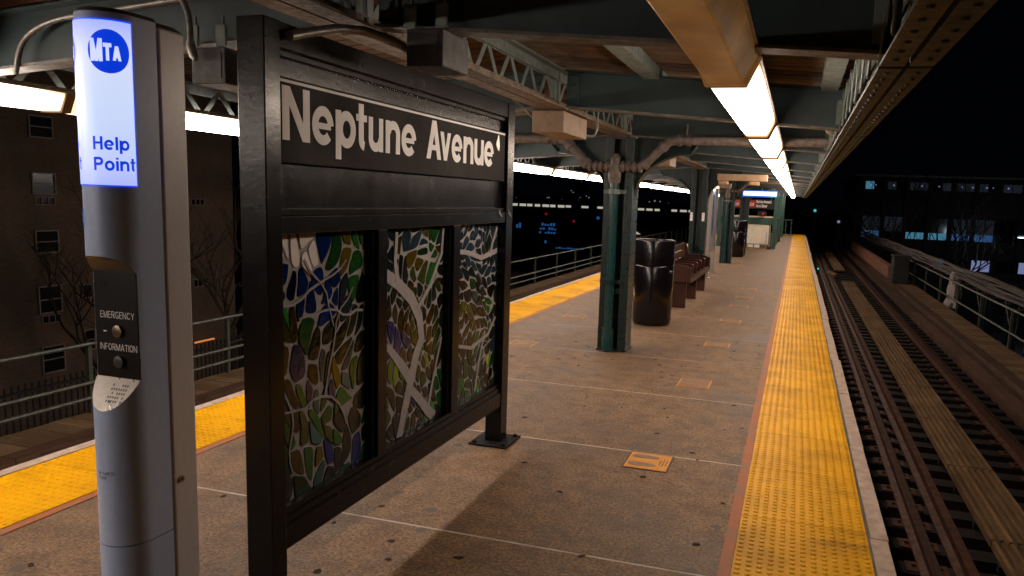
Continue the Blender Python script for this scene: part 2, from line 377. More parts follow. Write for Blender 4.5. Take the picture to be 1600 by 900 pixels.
# ------------------------------------------------------------------ lettering (grotesque strokes)
def arc(cx, cy, rx, ry, a0, a1, n=14):
    return [(cx + rx * math.cos(math.radians(a0 + (a1 - a0) * i / n)), cy + ry * math.sin(math.radians(a0 + (a1 - a0) * i / n))) for i in range(n + 1)]
def glyph(ch, w):
    """returns (width, [('s', pts, width) | ('p', polygon)])   cap height 1, x height .75"""
    h = w / 2; X = 0.755; q = w * 0.86
    S = lambda p, ww=w: ('s', p, ww)
    P = lambda p: ('p', p)
    ring = lambda cx, cy, rx, ry: S(arc(cx, cy, rx, ry, 0, 360, 28))
    if ch == 'N': return .80, [S([(h, 0), (h, 1)]), S([(.8 - h, 0), (.8 - h, 1)]), P([(0, 1), (w * 1.1, 1), (.8, 0), (.8 - w * 1.1, 0)])]
    if ch == 'e': return .74, [S(arc(.37, X / 2, .37 - h, X / 2 + .012 - h, 2, 318, 26)), S([(w * .7, X / 2 - .01), (.74 - h, X / 2 - .01)], q * .72)]
    if ch == 'p': return .76, [S([(h, -.26), (h, X)]), ring(.41, X / 2, .35 - h, X / 2 + .012 - h)]
    if ch == 't': return .45, [S([(.2, .985), (.2, .24)] + arc(.2 + .15, .23, .15, .23 - q * .45, 180, 262, 8)), S([(0, X - q * .42), (.43, X - q * .42)], q * .84)]
    if ch == 'u': return .70, [S([(.7 - h, 0), (.7 - h, X)]), S([(h, X), (h, .29)] + arc(.35 - .02, .29, .33 - h, .29 + .01 - h, 180, 360, 14))]
    if ch == 'n': return .70, [S([(h, 0), (h, X)]), S(arc(.35 + .02, X - .29, .33 - h, .30 - h, 180, 0, 14) + [(.7 - h, 0)])]
    if ch == 'A': return .84, [P([(0, 0), (w * 1.08, 0), (.42 + h * 1.15, 1), (.42 - h * 1.15, 1)]), P([(.84, 0), (.42 + h * 1.15, 1), (.42 - h * 1.15, 1), (.84 - w * 1.08, 0)]), S([(.2, .3), (.64, .3)], q * .8)]
    if ch == 'v': return .70, [P([(0, X), (w * 1.06, X), (.35 + h, 0), (.35 - h, 0)]), P([(.7, X), (.35 + h, 0), (.35 - h, 0), (.7 - w * 1.06, X)])]
    if ch == 'H': return .78, [S([(h, 0), (h, 1)]), S([(.78 - h, 0), (.78 - h, 1)]), S([(h, .52), (.78 - h, .52)], q)]
    if ch == 'l': return w, [S([(h, 0), (h, 1)])]
    if ch == 'i': return w, [S([(h, 0), (h, X)]), S([(h, 1 - q * .8), (h, 1)])]
    if ch == 'o': return .74, [ring(.37, X / 2, .37 - h, X / 2 + .012 - h)]
    if ch == 'P': return .76, [S([(h, 0), (h, 1)]), S([(h, 1 - q / 2), (.46, 1 - q / 2)] + arc(.46, .70, .30 - h, .30 - q / 2, 90, -90, 12) + [(h, .40 + q / 2)])]
    if ch == 'E': return .66, [S([(h, 0), (h, 1)]), S([(h, 1 - q / 2), (.66, 1 - q / 2)], q), S([(h, .52), (.61, .52)], q), S([(h, q / 2), (.66, q / 2)], q)]
    if ch == 'F': return .62, [S([(h, 0), (h, 1)]), S([(h, 1 - q / 2), (.62, 1 - q / 2)], q), S([(h, .5), (.57, .5)], q)]
    if ch == 'M': return .9, [S([(h, 0), (h, 1)]), S([(.9 - h, 0), (.9 - h, 1)]), P([(0, 1), (w * 1.1, 1), (.45 + h, 0), (.45 - h, 0)]), P([(.9, 1), (.45 + h, 0), (.45 - h, 0), (.9 - w * 1.1, 1)])]
    if ch == 'R': return .78, [S([(h, 0), (h, 1)]), S([(h, 1 - q / 2), (.48, 1 - q / 2)] + arc(.48, .73, .28 - h, .27 - q / 2, 90, -90, 12) + [(h, .46 + q / 2)]), P([(.4, .5), (.58, .5), (.78, 0), (.57, 0)])]
    if ch in 'GC':
        g = [S(arc(.4, .5, .4 - h, .51 - h, 38, 322, 26))]
        if ch == 'G': g += [S([(.44, .42), (.78, .42)], q), S([(.78 - h, .42), (.78 - h, 0.02)])]
        return .8, g
    if ch == 'O': return .82, [ring(.41, .5, .41 - h, .51 - h)]
    if ch == 'Y': return .8, [S([(.4, 0), (.4, .45)]), P([(0, 1), (w * 1.1, 1), (.4 + h, .4), (.4 - h, .4)]), P([(.8, 1), (.4 + h, .4), (.4 - h, .4), (.8 - w * 1.1, 1)])]
    if ch == 'I': return w, [S([(h, 0), (h, 1)])]
    if ch == 'T': return .7, [S([(.35, 0), (.35, 1)]), S([(0, 1 - q / 2), (.7, 1 - q / 2)], q)]
    if ch == 'W': return 1.05, [P([(0, 1), (w, 1), (.3 + h, 0), (.3 - h, 0)]), P([(.525 - h, 1), (.525 + h, 1), (.3 + h, 0), (.3 - h, 0)]), P([(.525 - h, 1), (.525 + h, 1), (.75 + h, 0), (.75 - h, 0)]), P([(1.05 - w, 1), (1.05, 1), (.75 + h, 0), (.75 - h, 0)])]
    if ch == 'x': return .68, [P([(0, X), (w, X), (.68, 0), (.68 - w, 0)]), P([(.68, X), (.68 - w, X), (0, 0), (w, 0)])]
    if ch == 's': return .66, [S(arc(.33, X * .74, .33 - h, X * .27 - h * .5, 30, 270, 12) + arc(.33, X * .25, .33 - h, X * .27 - h * .5, 90, -150, 12), q)]
    if ch == 'S': return .74, [S(arc(.37, .74, .37 - h, .27 - h * .5, 30, 270, 12) + arc(.37, .26, .37 - h, .27 - h * .5, 90, -150, 12), w)]
    if ch == 'r': return .46, [S([(h, 0), (h, X)]), S(arc(.42, X - .3, .42 - h, .3 - h, 170, 88, 8))]
    if ch == '6': return .7, [ring(.35, .31, .35 - h, .32 - h), S(arc(.45, .5, .45 - h, .5 - h, 180, 70, 10))]
    if ch == '&': return .8, [ring(.32, .25, .32 - h, .26 - h), ring(.34, .74, .25 - h, .26 - h), S([(.3, .55), (.78, .02)])]
    if ch == '1': return .36, [S([(.25, 0), (.25, 1)]), S([(0, .74), (.25, .95)], q)]
    return .34, []
def draw_glyph(mb, ch, w, fmap, sx=1.0, x0=0.0, depth=0.0, zs=1.0, thick=0.0, lift=0.0002):
    """fmap(s, t, d) -> xyz; s across, t up, d outward.  Returns advance"""
    W, items = glyph(ch, w)
    for k, it in enumerate(items):
        d = depth + k * lift
        if it[0] == 'p':
            pts = [(x0 + x * sx * zs, y * zs) for x, y in it[1]]
            # subdivide into strips so that curved targets bend it
            q = pts; N = 5
            L = [(q[0][0] + (q[3][0] - q[0][0]) * i / N, q[0][1] + (q[3][1] - q[0][1]) * i / N) for i in range(N + 1)]
            Rr = [(q[1][0] + (q[2][0] - q[1][0]) * i / N, q[1][1] + (q[2][1] - q[1][1]) * i / N) for i in range(N + 1)]
        else:
            c = [(x0 + x * sx * zs, y * zs) for x, y in it[1]]; hw = it[2] / 2 * zs
            closed = len(c) > 4 and abs(c[0][0] - c[-1][0]) + abs(c[0][1] - c[-1][1]) < 1e-6
            if len(c) == 2: c = [(c[0][0] + (c[1][0] - c[0][0]) * i / 4, c[0][1] + (c[1][1] - c[0][1]) * i / 4) for i in range(5)]
            L = []; Rr = []
            for i, p in enumerate(c):
                a = c[i - 1] if i else (c[-2] if closed else c[0]); b = c[i + 1] if i < len(c) - 1 else (c[1] if closed else c[-1])
                tx, ty = b[0] - a[0], b[1] - a[1]; l = math.hypot(tx, ty) or 1
                nx, ny = -ty / l, tx / l
                L.append((p[0] + nx * hw * sx, p[1] + ny * hw)); Rr.append((p[0] - nx * hw * sx, p[1] - ny * hw))
        n = len(L); vs = []; fs = []
        for i in range(n): vs += [fmap(L[i][0], L[i][1], d), fmap(Rr[i][0], Rr[i][1], d)]
        for i in range(n - 1): fs.append((2 * i, 2 * i + 1, 2 * i + 3, 2 * i + 2))
        if thick:
            o = len(vs)
            for i in range(n): vs += [fmap(L[i][0], L[i][1], d - thick), fmap(Rr[i][0], Rr[i][1], d - thick)]
            for i in range(n - 1):
                fs += [(2 * i, 2 * i + 2, o + 2 * i + 2, o + 2 * i), (2 * i + 1, o + 2 * i + 1, o + 2 * i + 3, 2 * i + 3)]
            fs += [(0, o, o + 1, 1), (2 * n - 2, 2 * n - 1, o + 2 * n - 1, o + 2 * n - 2)]
        mb.add(vs, fs)
    return W * sx * zs
def text(mb, s, size, w, fmap, x0=0, y0=0, track=0.08, sx=1.0, depth=0.001, thick=0.0):
    x = x0
    for ch in s:
        a = draw_glyph(mb, ch, w, lambda p, q, d: fmap(p, q + y0, d), sx, x, depth, size, thick)
        x += a + (track * size * sx if ch != ' ' else 0)
    return x
def text_width(s, size, w, track=0.08, sx=1.0):
    return sum(glyph(c, w)[0] * sx * size + (track * size * sx if c != ' ' else 0) for c in s)

# =================================================================== SETTING
XR0, XR1, XL0, XL1 = -0.16, 0.445, -3.985, -3.375
YE = 47.0
# ground far below
mb = MB(); mb.add([(-1500, -300, -8.5), (1500, -300, -8.5), (1500, 2500, -8.5), (-1500, 2500, -8.5)], [(0, 1, 2, 3)])
mb.build('ground', M_ASPH, kind='structure')
mb = MB(); mb.add([(8, 30, -8.49), (120, 30, -8.49), (120, 69.5, -8.49), (8, 69.5, -8.49)], [(0, 1, 2, 3)])
mb.build('parking_lot', M_LOT, kind='structure')

plat = thing('platform', (0, 0, 0), kind='structure')
MB().box(-4.0, 0.45, -8, YE, -0.9, -0.012).build('platform_base', M_FASCIA, plat)
MB().box(XL1, XR0, -8, YE, -0.0119, -0.0022).build('joint_sealant', M_JOINT, plat)
SL = 1.525
slab_me = MB().box(-(XR0 - XL1) / 2, (XR0 - XL1) / 2, 0.010, SL - 0.010, -0.011, 0.0).mesh('concrete_slab'); slab_me.materials.append(M_CONC)
k = -5
while 3.2 + k * SL < YE - SL:
    inst('concrete_slab', slab_me, ((XL1 + XR0) / 2, 3.2 + k * SL, R.uniform(-0.0015, 0.0)), plat); k += 1
# tactile tiles with real domes
TL = 0.775; TW = XR1 - XR0
def tile_mesh():
    mb = MB(); mb.box(-TW / 2, TW / 2, 0.002, TL - 0.002, -0.012, 0.006)
    nx, ny = 13, 17
    for i in range(nx):
        for j in range(ny):
            cx = -TW / 2 + (i + .5) * TW / nx; cy = (j + .5) * TL / ny
            vs = []; fs = []
            for rr, zz in ((0.0145, 0.006), (0.0125, 0.0088), (0.0075, 0.0104)):
                for a in range(7): vs.append((cx + rr * math.cos(a * .8976), cy + rr * math.sin(a * .8976), zz))
            for l in range(2):
                for a in range(7): fs.append((l * 7 + a, l * 7 + (a + 1) % 7, l * 7 + 7 + (a + 1) % 7, l * 7 + 7 + a))
            fs.append(tuple(range(14, 21))); mb.add(vs, fs, True)
    me = mb.mesh('tactile_tile'); me.materials.append(M_YEL); return me
tme = tile_mesh()
for xs, nm in (((XR0 + XR1) / 2, 'r'), ((XL0 + XL1) / 2, 'l')):
    y = 3.93 - 6 * TL
    while y < YE - TL:
        inst('tactile_tile', tme, (xs + R.uniform(-.002, .002), y, R.uniform(-.001, .001)), plat); y += TL
# concrete edge pieces beyond the tactile strip
em = MB(); em.box(-.04, .04, 0.003, 1.547, -0.12, 0.004); eme = em.mesh('edge_board'); eme.materials.append(M_EDGE)
for x, s in ((0.50, 1), (-4.04, -1)):
    y = 0.78
    while y < YE - 1.55:
        inst('edge_board', eme, (x + R.uniform(-.006, .006), y, R.uniform(-.003, .003)), plat, (0, 0, R.uniform(-.004, .004))); y += 1.55
gap = MB(); gap.box(0.4455, 0.465, -1, YE, -0.03, -0.004); gap.box(-4.003, -3.9855, -1, YE, -0.03, -0.004); gap.build('edge_gap_filler', M_FASCIA, plat)
MB().box(-0.215, -0.163, -2, YE, 0.0004, 0.0035).build('paint_band', M_BAND, plat)
MB().box(-3.372, -3.318, -2, YE, 0.0004, 0.0035).build('paint_band', M_BAND, plat)

def gum():
    r = random.Random(31); m = MB(); n = 0
    while n < 230:
        x, y = r.uniform(-3.3, -.25), .8 + 22 * r.random() ** 1.6
        if y < 6.5 and r.random() < .2: continue
        a = r.uniform(.011, .026); b = a * r.uniform(.55, 1); th = r.uniform(0, 3.14); z = .0012 + (n % 5) * .0001
        pts = []
        for k in range(9):
            q = k * .698; rr = r.uniform(.8, 1.15); u, v = a * rr * math.cos(q), b * rr * math.sin(q)
            pts.append((x + u * math.cos(th) - v * math.sin(th), y + u * math.sin(th) + v * math.cos(th), z))
        m.add(pts, [tuple(range(9))]); n += 1
    m.build('gum_spot', simple('trodden_gum', (0.045, 0.027, 0.017), (0.025, 0.016, 0.011), 0.8, scale=30, spec=0.05), plat, kind='stuff')
gum()
# ---------------------------------------------------------------- tracks
def track(xc, name, guard_side):
    t = thing(name, (xc, 0, -1.1), kind='structure')
    xl, xr = xc - 0.7525, xc + 0.7525
    tie = MB().box(-1.32, 1.32, -.11, .11, -.1, .1).mesh('railroad_tie'); tie.materials.append(M_TIE)
    y = 1.0 if xc > 0 else 5.0
    while y < 70:
        inst('railroad_tie', tie, (xc + R.uniform(-.05, .05), y, -1.375 + R.uniform(-.008, .008)), t, (0, 0, R.uniform(-.02, .02))); y += 0.46
    def rail(x, nm, top):
        prof = [(-.07, 0), (.07, 0), (.07, .018), (.012, .035), (.012, .11), (.037, .122), (.037, .155), (-.037, .155), (-.037, .122), (-.012, .11), (-.012, .035), (-.07, .018)]
        m = MB(); m.prism(prof, lambda a, b: (x + a, -1, -1.262 + b), lambda a, b: (x + a, 110, -1.262 + b))
        m.build(nm, M_RUST, t, kind=None)
        if top: MB().box(x - .028, x + .028, -1, 110, -1.1072, -1.1035).build('rail_head', M_RAILHEAD, t)
    rail(xl, 'running_rail', True); rail(xr, 'running_rail', True); rail(xl + .27 if guard_side > 0 else xr - .27, 'guard_rail', False)
    pl = MB(); yy = 1.0 if xc > 0 else 5.0
    while yy < 45:
        for x in (xl, xr):
            pl.box(x - .16, x + .16, yy - .09, yy + .09, -1.274, -1.2605)
            for dx in (-.1, .1): pl.box(x + dx - .015, x + dx + .015, yy - .02, yy + .02, -1.26, -1.235)
        yy += .46
    pl.build('tie_plate', M_RUST, t, kind='stuff')
    # slatted walkway between the rails
    sx0, sx1 = (xl + .54, xl + 1.02) if guard_side > 0 else (xr - 1.02, xr - .54)
    n = 7; wv = (sx1 - sx0) / n
    sl = MB().box(-(wv - .036) / 2, (wv - .036) / 2, .02, 1.98, -.035, .035).mesh('walkway_slat'); sl.materials.append(M_SLAT)
    for (a, b) in ((1.0, 31.4), (36.5, 52)):
        y = a
        while y < b - 1.5:
            for i in range(n): inst('walkway_slat', sl, (sx0 + (i + .5) * wv, y, -1.165 + R.uniform(-.003, .003)), t)
            y += 2.0
        br = MB(); y = a + .1
        while y < b: br.box(sx0, sx1, y, y + .07, -1.262, -1.2005); y += .92
        br.build('walkway_bearer', M_TIE, t, kind='stuff')
    for s in (-1, 1):
        MB().box(xc + s * 0.95 - .15, xc + s * .95 + .15, -2, 110, -2.5, -1.478).build('track_girder', M_DKSTEEL, t)
    return t
tr_r = track(1.97, 'track', 1)
tr_l = track(-5.53, 'track', -1)

def side_walk(xo, s, name):
    """outer guard timber, walkway planks; s=+1 right, -1 left.  xo = timber inner face"""
    t = thing(name, (xo, 0, -1.1), kind='structure')
    tm = MB().box(-.1, .1, .004, 3.596, -.1, .1).mesh('guard_timber'); tm.materials.append(M_TIMBER)
    y = 1.0
    while y < 62:
        inst('guard_timber', tm, (xo - s * .32 + R.uniform(-.01, .01), y, -1.2), t)
        inst('guard_timber', tm, (xo + s * .1 + R.uniform(-.008, .008), y + .7, -1.195), t); y += 3.6
    pk = MB().box(-.28, .28, .005, .225, -.025, .025).mesh('walkway_plank'); pk.materials.append(M_PLANK)
    y = 4.0
    while y < 56:
        inst('walkway_plank', pk, (xo + s * .485 + R.uniform(-.012, .012), y, -1.125 + R.uniform(-.004, .004)), t); y += .23
    MB().box(xo + s * .44 - .24, xo + s * .44 + .24, 1, 62, -1.8, -1.302).build('walkway_girder', M_DKSTEEL, t)
    return t
side_walk(3.55, 1, 'track_walkway')
side_walk(-7.05, -1, 'track_walkway')
# =================================================================== CANOPY
XC = -1.8
def zb(x): return 2.272 - 0.075 * abs(x - XC)
def zt(x): return zb(x) + 0.275
YB = [-6.5, -3.3, 0.3, 2.95, 5.66, 8.06, 10.3, 12.6, 14.94, 17.1, 19.3, 21.54, 23.7, 25.9, 28.14, 31, 34, 37, 40, 43, 46]
XOR, XOL = 0.315, -4.42
for i, yb in enumerate(YB):
    for side in (1, -1):
        xa, xb = XC + side * 0.09, (XOR if side > 0 else XOL) - side * 0.03
        where = 'right' if side > 0 else 'left'
        j = i - 3; near = ['nearest in view, above the station sign', 'second in view, past the station sign', 'third in view, over the first column', 'fourth in view, past the first column', 'fifth in view', 'sixth in view, over the second column'][j] if 0 <= j < 6 else None
        lab = f'{where} half of grey green steel roof beam, {near}' if near else f'{where} half of a grey green steel roof beam ' + ('farther along the platform' if j > 0 else 'behind the viewer')
        t = thing('roof_beam', (xa, yb, zb(xa)), lab, 'beam', 'steel cross beams under the canopy')
        lo, hi = min(xa, xb), max(xa, xb)
        MB().sbox(lo, hi, yb - .008, yb + .008, zb(lo) + .014, zt(lo) - .012, zb(hi) + .014, zt(hi) - .012).build('web', M_BEAM, t)
        MB().sbox(lo, hi, yb - .06, yb + .06, zb(lo), zb(lo) + .013, zb(hi), zb(hi) + .013).build('bottom_flange', M_FLANGE, t)
        MB().sbox(lo, hi, yb - .06, yb + .06, zt(lo) - .011, zt(lo) - .001, zt(hi) - .011, zt(hi) - .001).build('top_flange', M_BEAM, t)
        if 2 <= i < 10:
            for xe, sg in ((xa, side), (xb, -side)):
                m = MB(); m.box(min(xe, xe + sg * .09), max(xe, xe + sg * .09), yb - .022, yb - .0082, zb(xe) + .03, zt(xe) - .04)
                p_ = m.build('clip_angle', M_BEAM, t, .002)
                for zz in (.09, .18):
                    b = MB(); b.tube([(xe + sg * .05, yb - .0222, zb(xe) + zz), (xe + sg * .05, yb - .04, zb(xe) + zz)], .016, 6, smooth=False); b.build('bolt', M_BEAM, p_)
# lattice girders: centre and both outer edges, one per bay
def lattice(y0, y1, x, z0, z1, lab, detail, wide=.1, bx=0.0):
    t = thing('lattice_girder', (x, y0, z0), lab, 'girder', 'lattice girders along the canopy')
    y0 += .02; y1 -= .02
    for s in (-1, 1):
        m = MB(); a, b = sorted((x + s * .008, x + s * (wide + .008)))
        m.box(a, b, y0, y1, z0, z0 + .012); c, d = sorted((x + s * .008, x + s * .02)); m.box(c, d, y0, y1, z0 + .0125, z0 + .07)
        m.build('bottom_chord', M_CHORDG if bx else M_CHORD, t)
        m = MB(); a, b = sorted((x + s * .008, x + s * (.07)))
        m.box(a, b, y0, y1, z1 - .012, z1); m.box(c, d, y0, y1, z1 - .075, z1 - .0125)
        m.build('top_chord', M_LATT, t)
    if bx and detail:
        rv = MB(); yy = y0 + .08
        while yy < y1 - .05:
            for s in (-1, 1): rv.tube([(x + s * .05, yy, z0 - .0004), (x + s * .05, yy, z0 - .008)], [.012, .007], 6)
            yy += .14
        rv.build('rivet', M_CHORDG, t, kind='stuff')
    n = max(4, round((y1 - y0) / .19)); n += n % 2; p = (y1 - y0 - .06) / n
    allm = MB()
    for k in range(n):
        ya, yb_ = y0 + .03 + k * p, y0 + .03 + (k + 1) * p
        za, zc = (z0 + .035, z1 - .035) if k % 2 == 0 else (z1 - .035, z0 + .035)
        dy, dz = yb_ - ya, zc - za; L = math.hypot(dy, dz); ny, nz = -dz / L * .02, dy / L * .02
        xo = -.0065 if k % 2 else .0005
        m = MB() if detail else allm
        x0_, x1_ = x + bx + xo, x + bx + xo + .006
        m.hexa([(x0_, ya - ny, za - nz), (x1_, ya - ny, za - nz), (x1_, yb_ - ny, zc - nz), (x0_, yb_ - ny, zc - nz),
                (x0_, ya + ny, za + nz), (x1_, ya + ny, za + nz), (x1_, yb_ + ny, zc + nz), (x0_, yb_ + ny, zc + nz)])
        if detail: m.build('lattice_bar', M_LATT, t)
    if not detail: allm.build('lattice_bar', M_LATT, t, kind='stuff')
    for yy in (y0, y1 - .05):
        MB().box(x + bx - .03, x + bx + .012, yy, yy + .05, z0 + .0705, z1 - .0755).build('end_post', M_LATT, t)
YB2 = [-9.0] + YB
for i in range(len(YB2) - 1):
    det = 3 <= i < 9
    pos = {3: 'nearest bay', 4: 'second bay, past the nearest beam', 5: 'third bay, up to the first column', 6: 'fourth bay, past the first column', 7: 'fifth bay'}.get(i, 'farther along' if i > 3 else 'behind the viewer')
    lattice(YB2[i], YB2[i + 1], XC, 2.252, 2.545, f'lattice girder on the platform centre line, {pos}', det, .1)
    lattice(YB2[i], YB2[i + 1], XOR, 2.085, zt(XOR), f'lattice girder at the right canopy edge, {pos}', det, .078, -.088)
    lattice(YB2[i], YB2[i + 1], XOL, zb(XOL), zt(XOL), f'lattice girder at the left canopy edge, {pos}', det, .078, .082)
# roof boards (planks running across), purlins, felt
roof = thing('roof', (XC, 0, 2.6), kind='structure')
def bmesh_board(side, wbd):
    xa, xb = XC + side * .001, (XOR + .09 if side > 0 else XOL - .09)
    lo, hi = min(xa, xb), max(xa, xb); m = MB(); G_ = .011
    m.hexa([(lo, G_, zt(lo) + .062), (hi, G_, zt(hi) + .062), (hi, wbd - G_, zt(hi) + .062), (lo, wbd - G_, zt(lo) + .062),
            (lo, G_, zt(lo) + .084), (hi, G_, zt(hi) + .084), (hi, wbd - G_, zt(hi) + .084), (lo, wbd - G_, zt(lo) + .084)])
    return m
for side in (1, -1):
    bm_ = bmesh_board(side, .15); me = bm_.mesh('roof_board'); me.materials.append(M_BOARD)
    y = 0.5; c = 0
    while y < 12.9:
        inst('roof_board', me, (0, y, R.uniform(0, .003)), roof); y += .15; c += 1
    far = MB(); ys = [y + .15 * q for q in range(int((YE - y) / .15))] + [0.5 - .15 * q for q in range(1, 60)]
    for y in ys:
        b = bmesh_board(side, .15); far.add([(v[0], v[1] + y, v[2]) for v in b.v], b.f)
    far.build('roof_board', M_BOARD, roof, kind='stuff')
    xa, xb = XC, (XOR + .12 if side > 0 else XOL - .12); lo, hi = min(xa, xb), max(xa, xb)
    MB().sbox(lo, hi, -8.6, YE + .1, zt(lo) + .09, zt(lo) + .11, zt(hi) + .09, zt(hi) + .11).build('roofing', M_ROOFTOP, roof)
for i in range(len(YB2) - 1):
    if i < 2: continue
    for x, wh in ((-1.07, 'between centre girder and right lights'), (-2.5, 'left of the centre girder'), (.14, 'beside the right edge girder')):
        bay_ = {3: 'in the nearest bay', 4: 'in the second bay', 5: 'in the third bay before the first column', 6: 'in the fourth bay'}.get(i, 'far along the canopy' if i > 3 else 'over the viewer')
        t = thing('purlin', (x, YB2[i], zt(x)), f'timber purlin {wh}, {bay_}', 'purlin', 'purlins under the roof boards')
        MB().box(x - .055, x + .055, YB2[i] + .065, YB2[i + 1] - .065, zt(x) - .03, zt(x) + .055).build('timber', M_LATT, t)
        MB().box(x - .0565, x + .0565, YB2[i] + .0645, YB2[i] + .12, zt(x) - .05, zt(x) - .0305).build('bracket', M_BEAM, t)

# ---------------------------------------------------------------- light fixtures
def fixture(y0, L, xc, zbot, lit, lab, grp, side):
    t = thing('light_fixture', (xc, y0, zbot), lab, 'light', grp)
    ztp = zbot + .098
    prof = [(-.07, zbot + .004), (-.062, zbot), (.062, zbot), (.07, zbot + .004), (.116, ztp), (-.116, ztp)]
    m = MB(); m.prism(prof, lambda a, b: (xc + a, y0 + .03, b), lambda a, b: (xc + a, y0 + L - .03, b))
    m.build('diffuser', (M_DIFF if side > 0 else M_DIFFL) if lit else M_DIRTY, t)
    m = MB()
    pe = [(-.079, zbot - .009), (.079, zbot - .009), (.127, ztp), (-.127, ztp)]
    for ya in (y0 + .001, y0 + L - .029):
        m = MB(); m.prism(pe, lambda a, b: (xc + a, ya, b), lambda a, b: (xc + a, ya + .028, b)); m.build('end_cap', M_SEAM if lit else M_DIRTY, t)
    MB().box(xc - .128, xc + .128, y0 + .001, y0 + L - .001, ztp + .0005, ztp + .012).build('trim', M_HOUS, t)
    MB().box(xc - .1, xc + .1, y0 + .001, y0 + L - .001, ztp + .0125, ztp + .03).build('housing', M_HOUS, t)
ORD = ['', 'first', 'second', 'third', 'fourth', 'fifth', 'sixth', 'seventh', 'eighth', 'ninth', 'tenth', 'eleventh', 'twelfth']
LY = 2.44; k = 0
while 3.13 + (k - 1) * LY < YE - LY:
    y = 3.13 + (k - 1) * LY
    lab = ('unlit fluorescent fixture with brown dirty cover, nearest in the right row' if k == 0 else
           f'{ORD[k]} lit fixture after the brown unlit one in the right row' if 0 < k < 13 else
           'lit fluorescent fixture at the far end of the right row' if k > 0 else 'lit fluorescent fixture behind the viewer in the right row')
    fixture(y, LY, -0.305, 2.06, k != 0, lab, 'fixtures of the right row', 1); k += 1
k = -2
while 1.17 + (k - 1) * 2.28 < YE - 2.3:
    y = 1.17 + (k - 1) * 2.28
    lab = ('lit fluorescent fixture left of the help point' if k == 1 else
           'lit fluorescent fixture seen between help point and station sign' if k == 2 else f'{ORD[k]} lit fixture of the left row counted from the help point' if 2 < k < 13 else
           'lit fluorescent fixture at the far end of the left row' if k > 2 else 'lit fluorescent fixture behind the viewer in the left row')
    fixture(y, 2.28, -4.1, 1.985, True, lab, 'fixtures of the left row', -1); k += 1

# ---------------------------------------------------------------- columns
def column(yc, lab, tape=False):
    t = thing('steel_column', (XC, yc, 0), lab, 'column', 'green steel columns on the platform')
    x0, x1 = XC - .152, XC + .152; y0, y1 = yc - .15, yc + .15
    for x, s in ((x0, 1), (x1, -1)):
        a, b = sorted((x, x + s * .014)); m = MB(); m.box(a, b, y0, y1, .02, 2.24)
        c, d = sorted((x + s * .0142, x + s * .09)); m.box(c, d, y0, y0 + .014, .02, 2.24); m.box(c, d, y1 - .014, y1, .02, 2.24)
        m.build('channel', M_GREEN, t, .003)
    MB().box(x0 + .0145, x1 - .0145, yc - .012, yc + .012, .02, 2.235).build('web', M_GREEN, t)
    MB().box(x0 - .012, x1 + .012, y0 - .012, y1 + .012, 0.001, .02).build('base_plate', M_GREEN, t, .004)
    for zz in (.62,):
        MB().box(x0 + .0905, x1 - .0905, y0 + .001, y0 + .013, zz, zz + .05).build('batten_plate', M_GREEN, t)
    rv = MB(); zz = .12
    while zz < 1.9:
        for xx in (x0 + .05, x1 - .05):
            rv.tube([(xx, y0 - .0005, zz), (xx, y0 - .007, zz)], [.013, .007], 6)
        for yy in (y0 + .05, y1 - .05): rv.tube([(x1, yy, zz), (x1 + .007, yy, zz)], [.013, .007], 6)
        zz += .115
    rv.build('rivet', M_GREEN, t, kind='stuff')
    for s in (-1, 1):
        xs = x1 if s > 0 else x0
        ang = [math.radians(a) for a in range(0, 91, 9)]
        rx, rz = .56, .46
        cur = [(xs + s * (rx - rx * math.cos(a)), 1.62 + rz * math.sin(a)) for a in ang]
        ext = xs + s * .62
        curve = cur + [(ext, zb(ext) - .05)]
        top = [(x, zb(x) - .004) for x, z in curve]
        m = MB()
        for i in range(len(curve) - 1):
            (xa, za), (xb, zb2) = curve[i], curve[i + 1]
            pts = [(xa, za), (xb, zb2), top[i + 1], top[i]]
            if s < 0: pts = pts[::-1]
            m.prism(pts, lambda a, b: (a, yc - .01, b), lambda a, b: (a, yc + .01, b))
        br = m.build('bracket', M_GREEN, t)
        m = MB(); n = len(curve)
        vs = []; fs = []
        for x, z in curve: vs += [(x, yc - .075, z), (x, yc + .075, z), (x + s * -.002, yc + .075, z + .014), (x + s * -.002, yc - .075, z + .014)]
        for i in range(n - 1):
            for q in range(4): fs.append((4 * i + q, 4 * i + (q + 1) % 4, 4 * i + 4 + (q + 1) % 4, 4 * i + 4 + q))
        m.add(vs, fs, True); m.build('flange', M_GREEN, br)
        rv = MB()
        for i in range(1, len(cur)):
            x, z = cur[i]; rv.tube([(x, yc - .0102, z + .05), (x, yc - .017, z + .05)], [.012, .007], 6)
        rv.build('rivet', M_GREEN, br, kind='stuff')
    if tape:
        for dx in (-.12, .1):
            MB().box(XC + dx - .025, XC + dx + .025, y0 - .0065, y0 - .0005, 1.26, 1.42).build('paper_notice', M_WHITE, t)
    return t
column(8.06, 'nearest green riveted steel column, carrying the rusty drain pipes')
column(14.94, 'second green steel column, behind the bench, with paper notices', True)
column(21.54, 'third green steel column, just right of the glass kiosk')
column(28.14, 'fourth green steel column, under the blue lit sign')
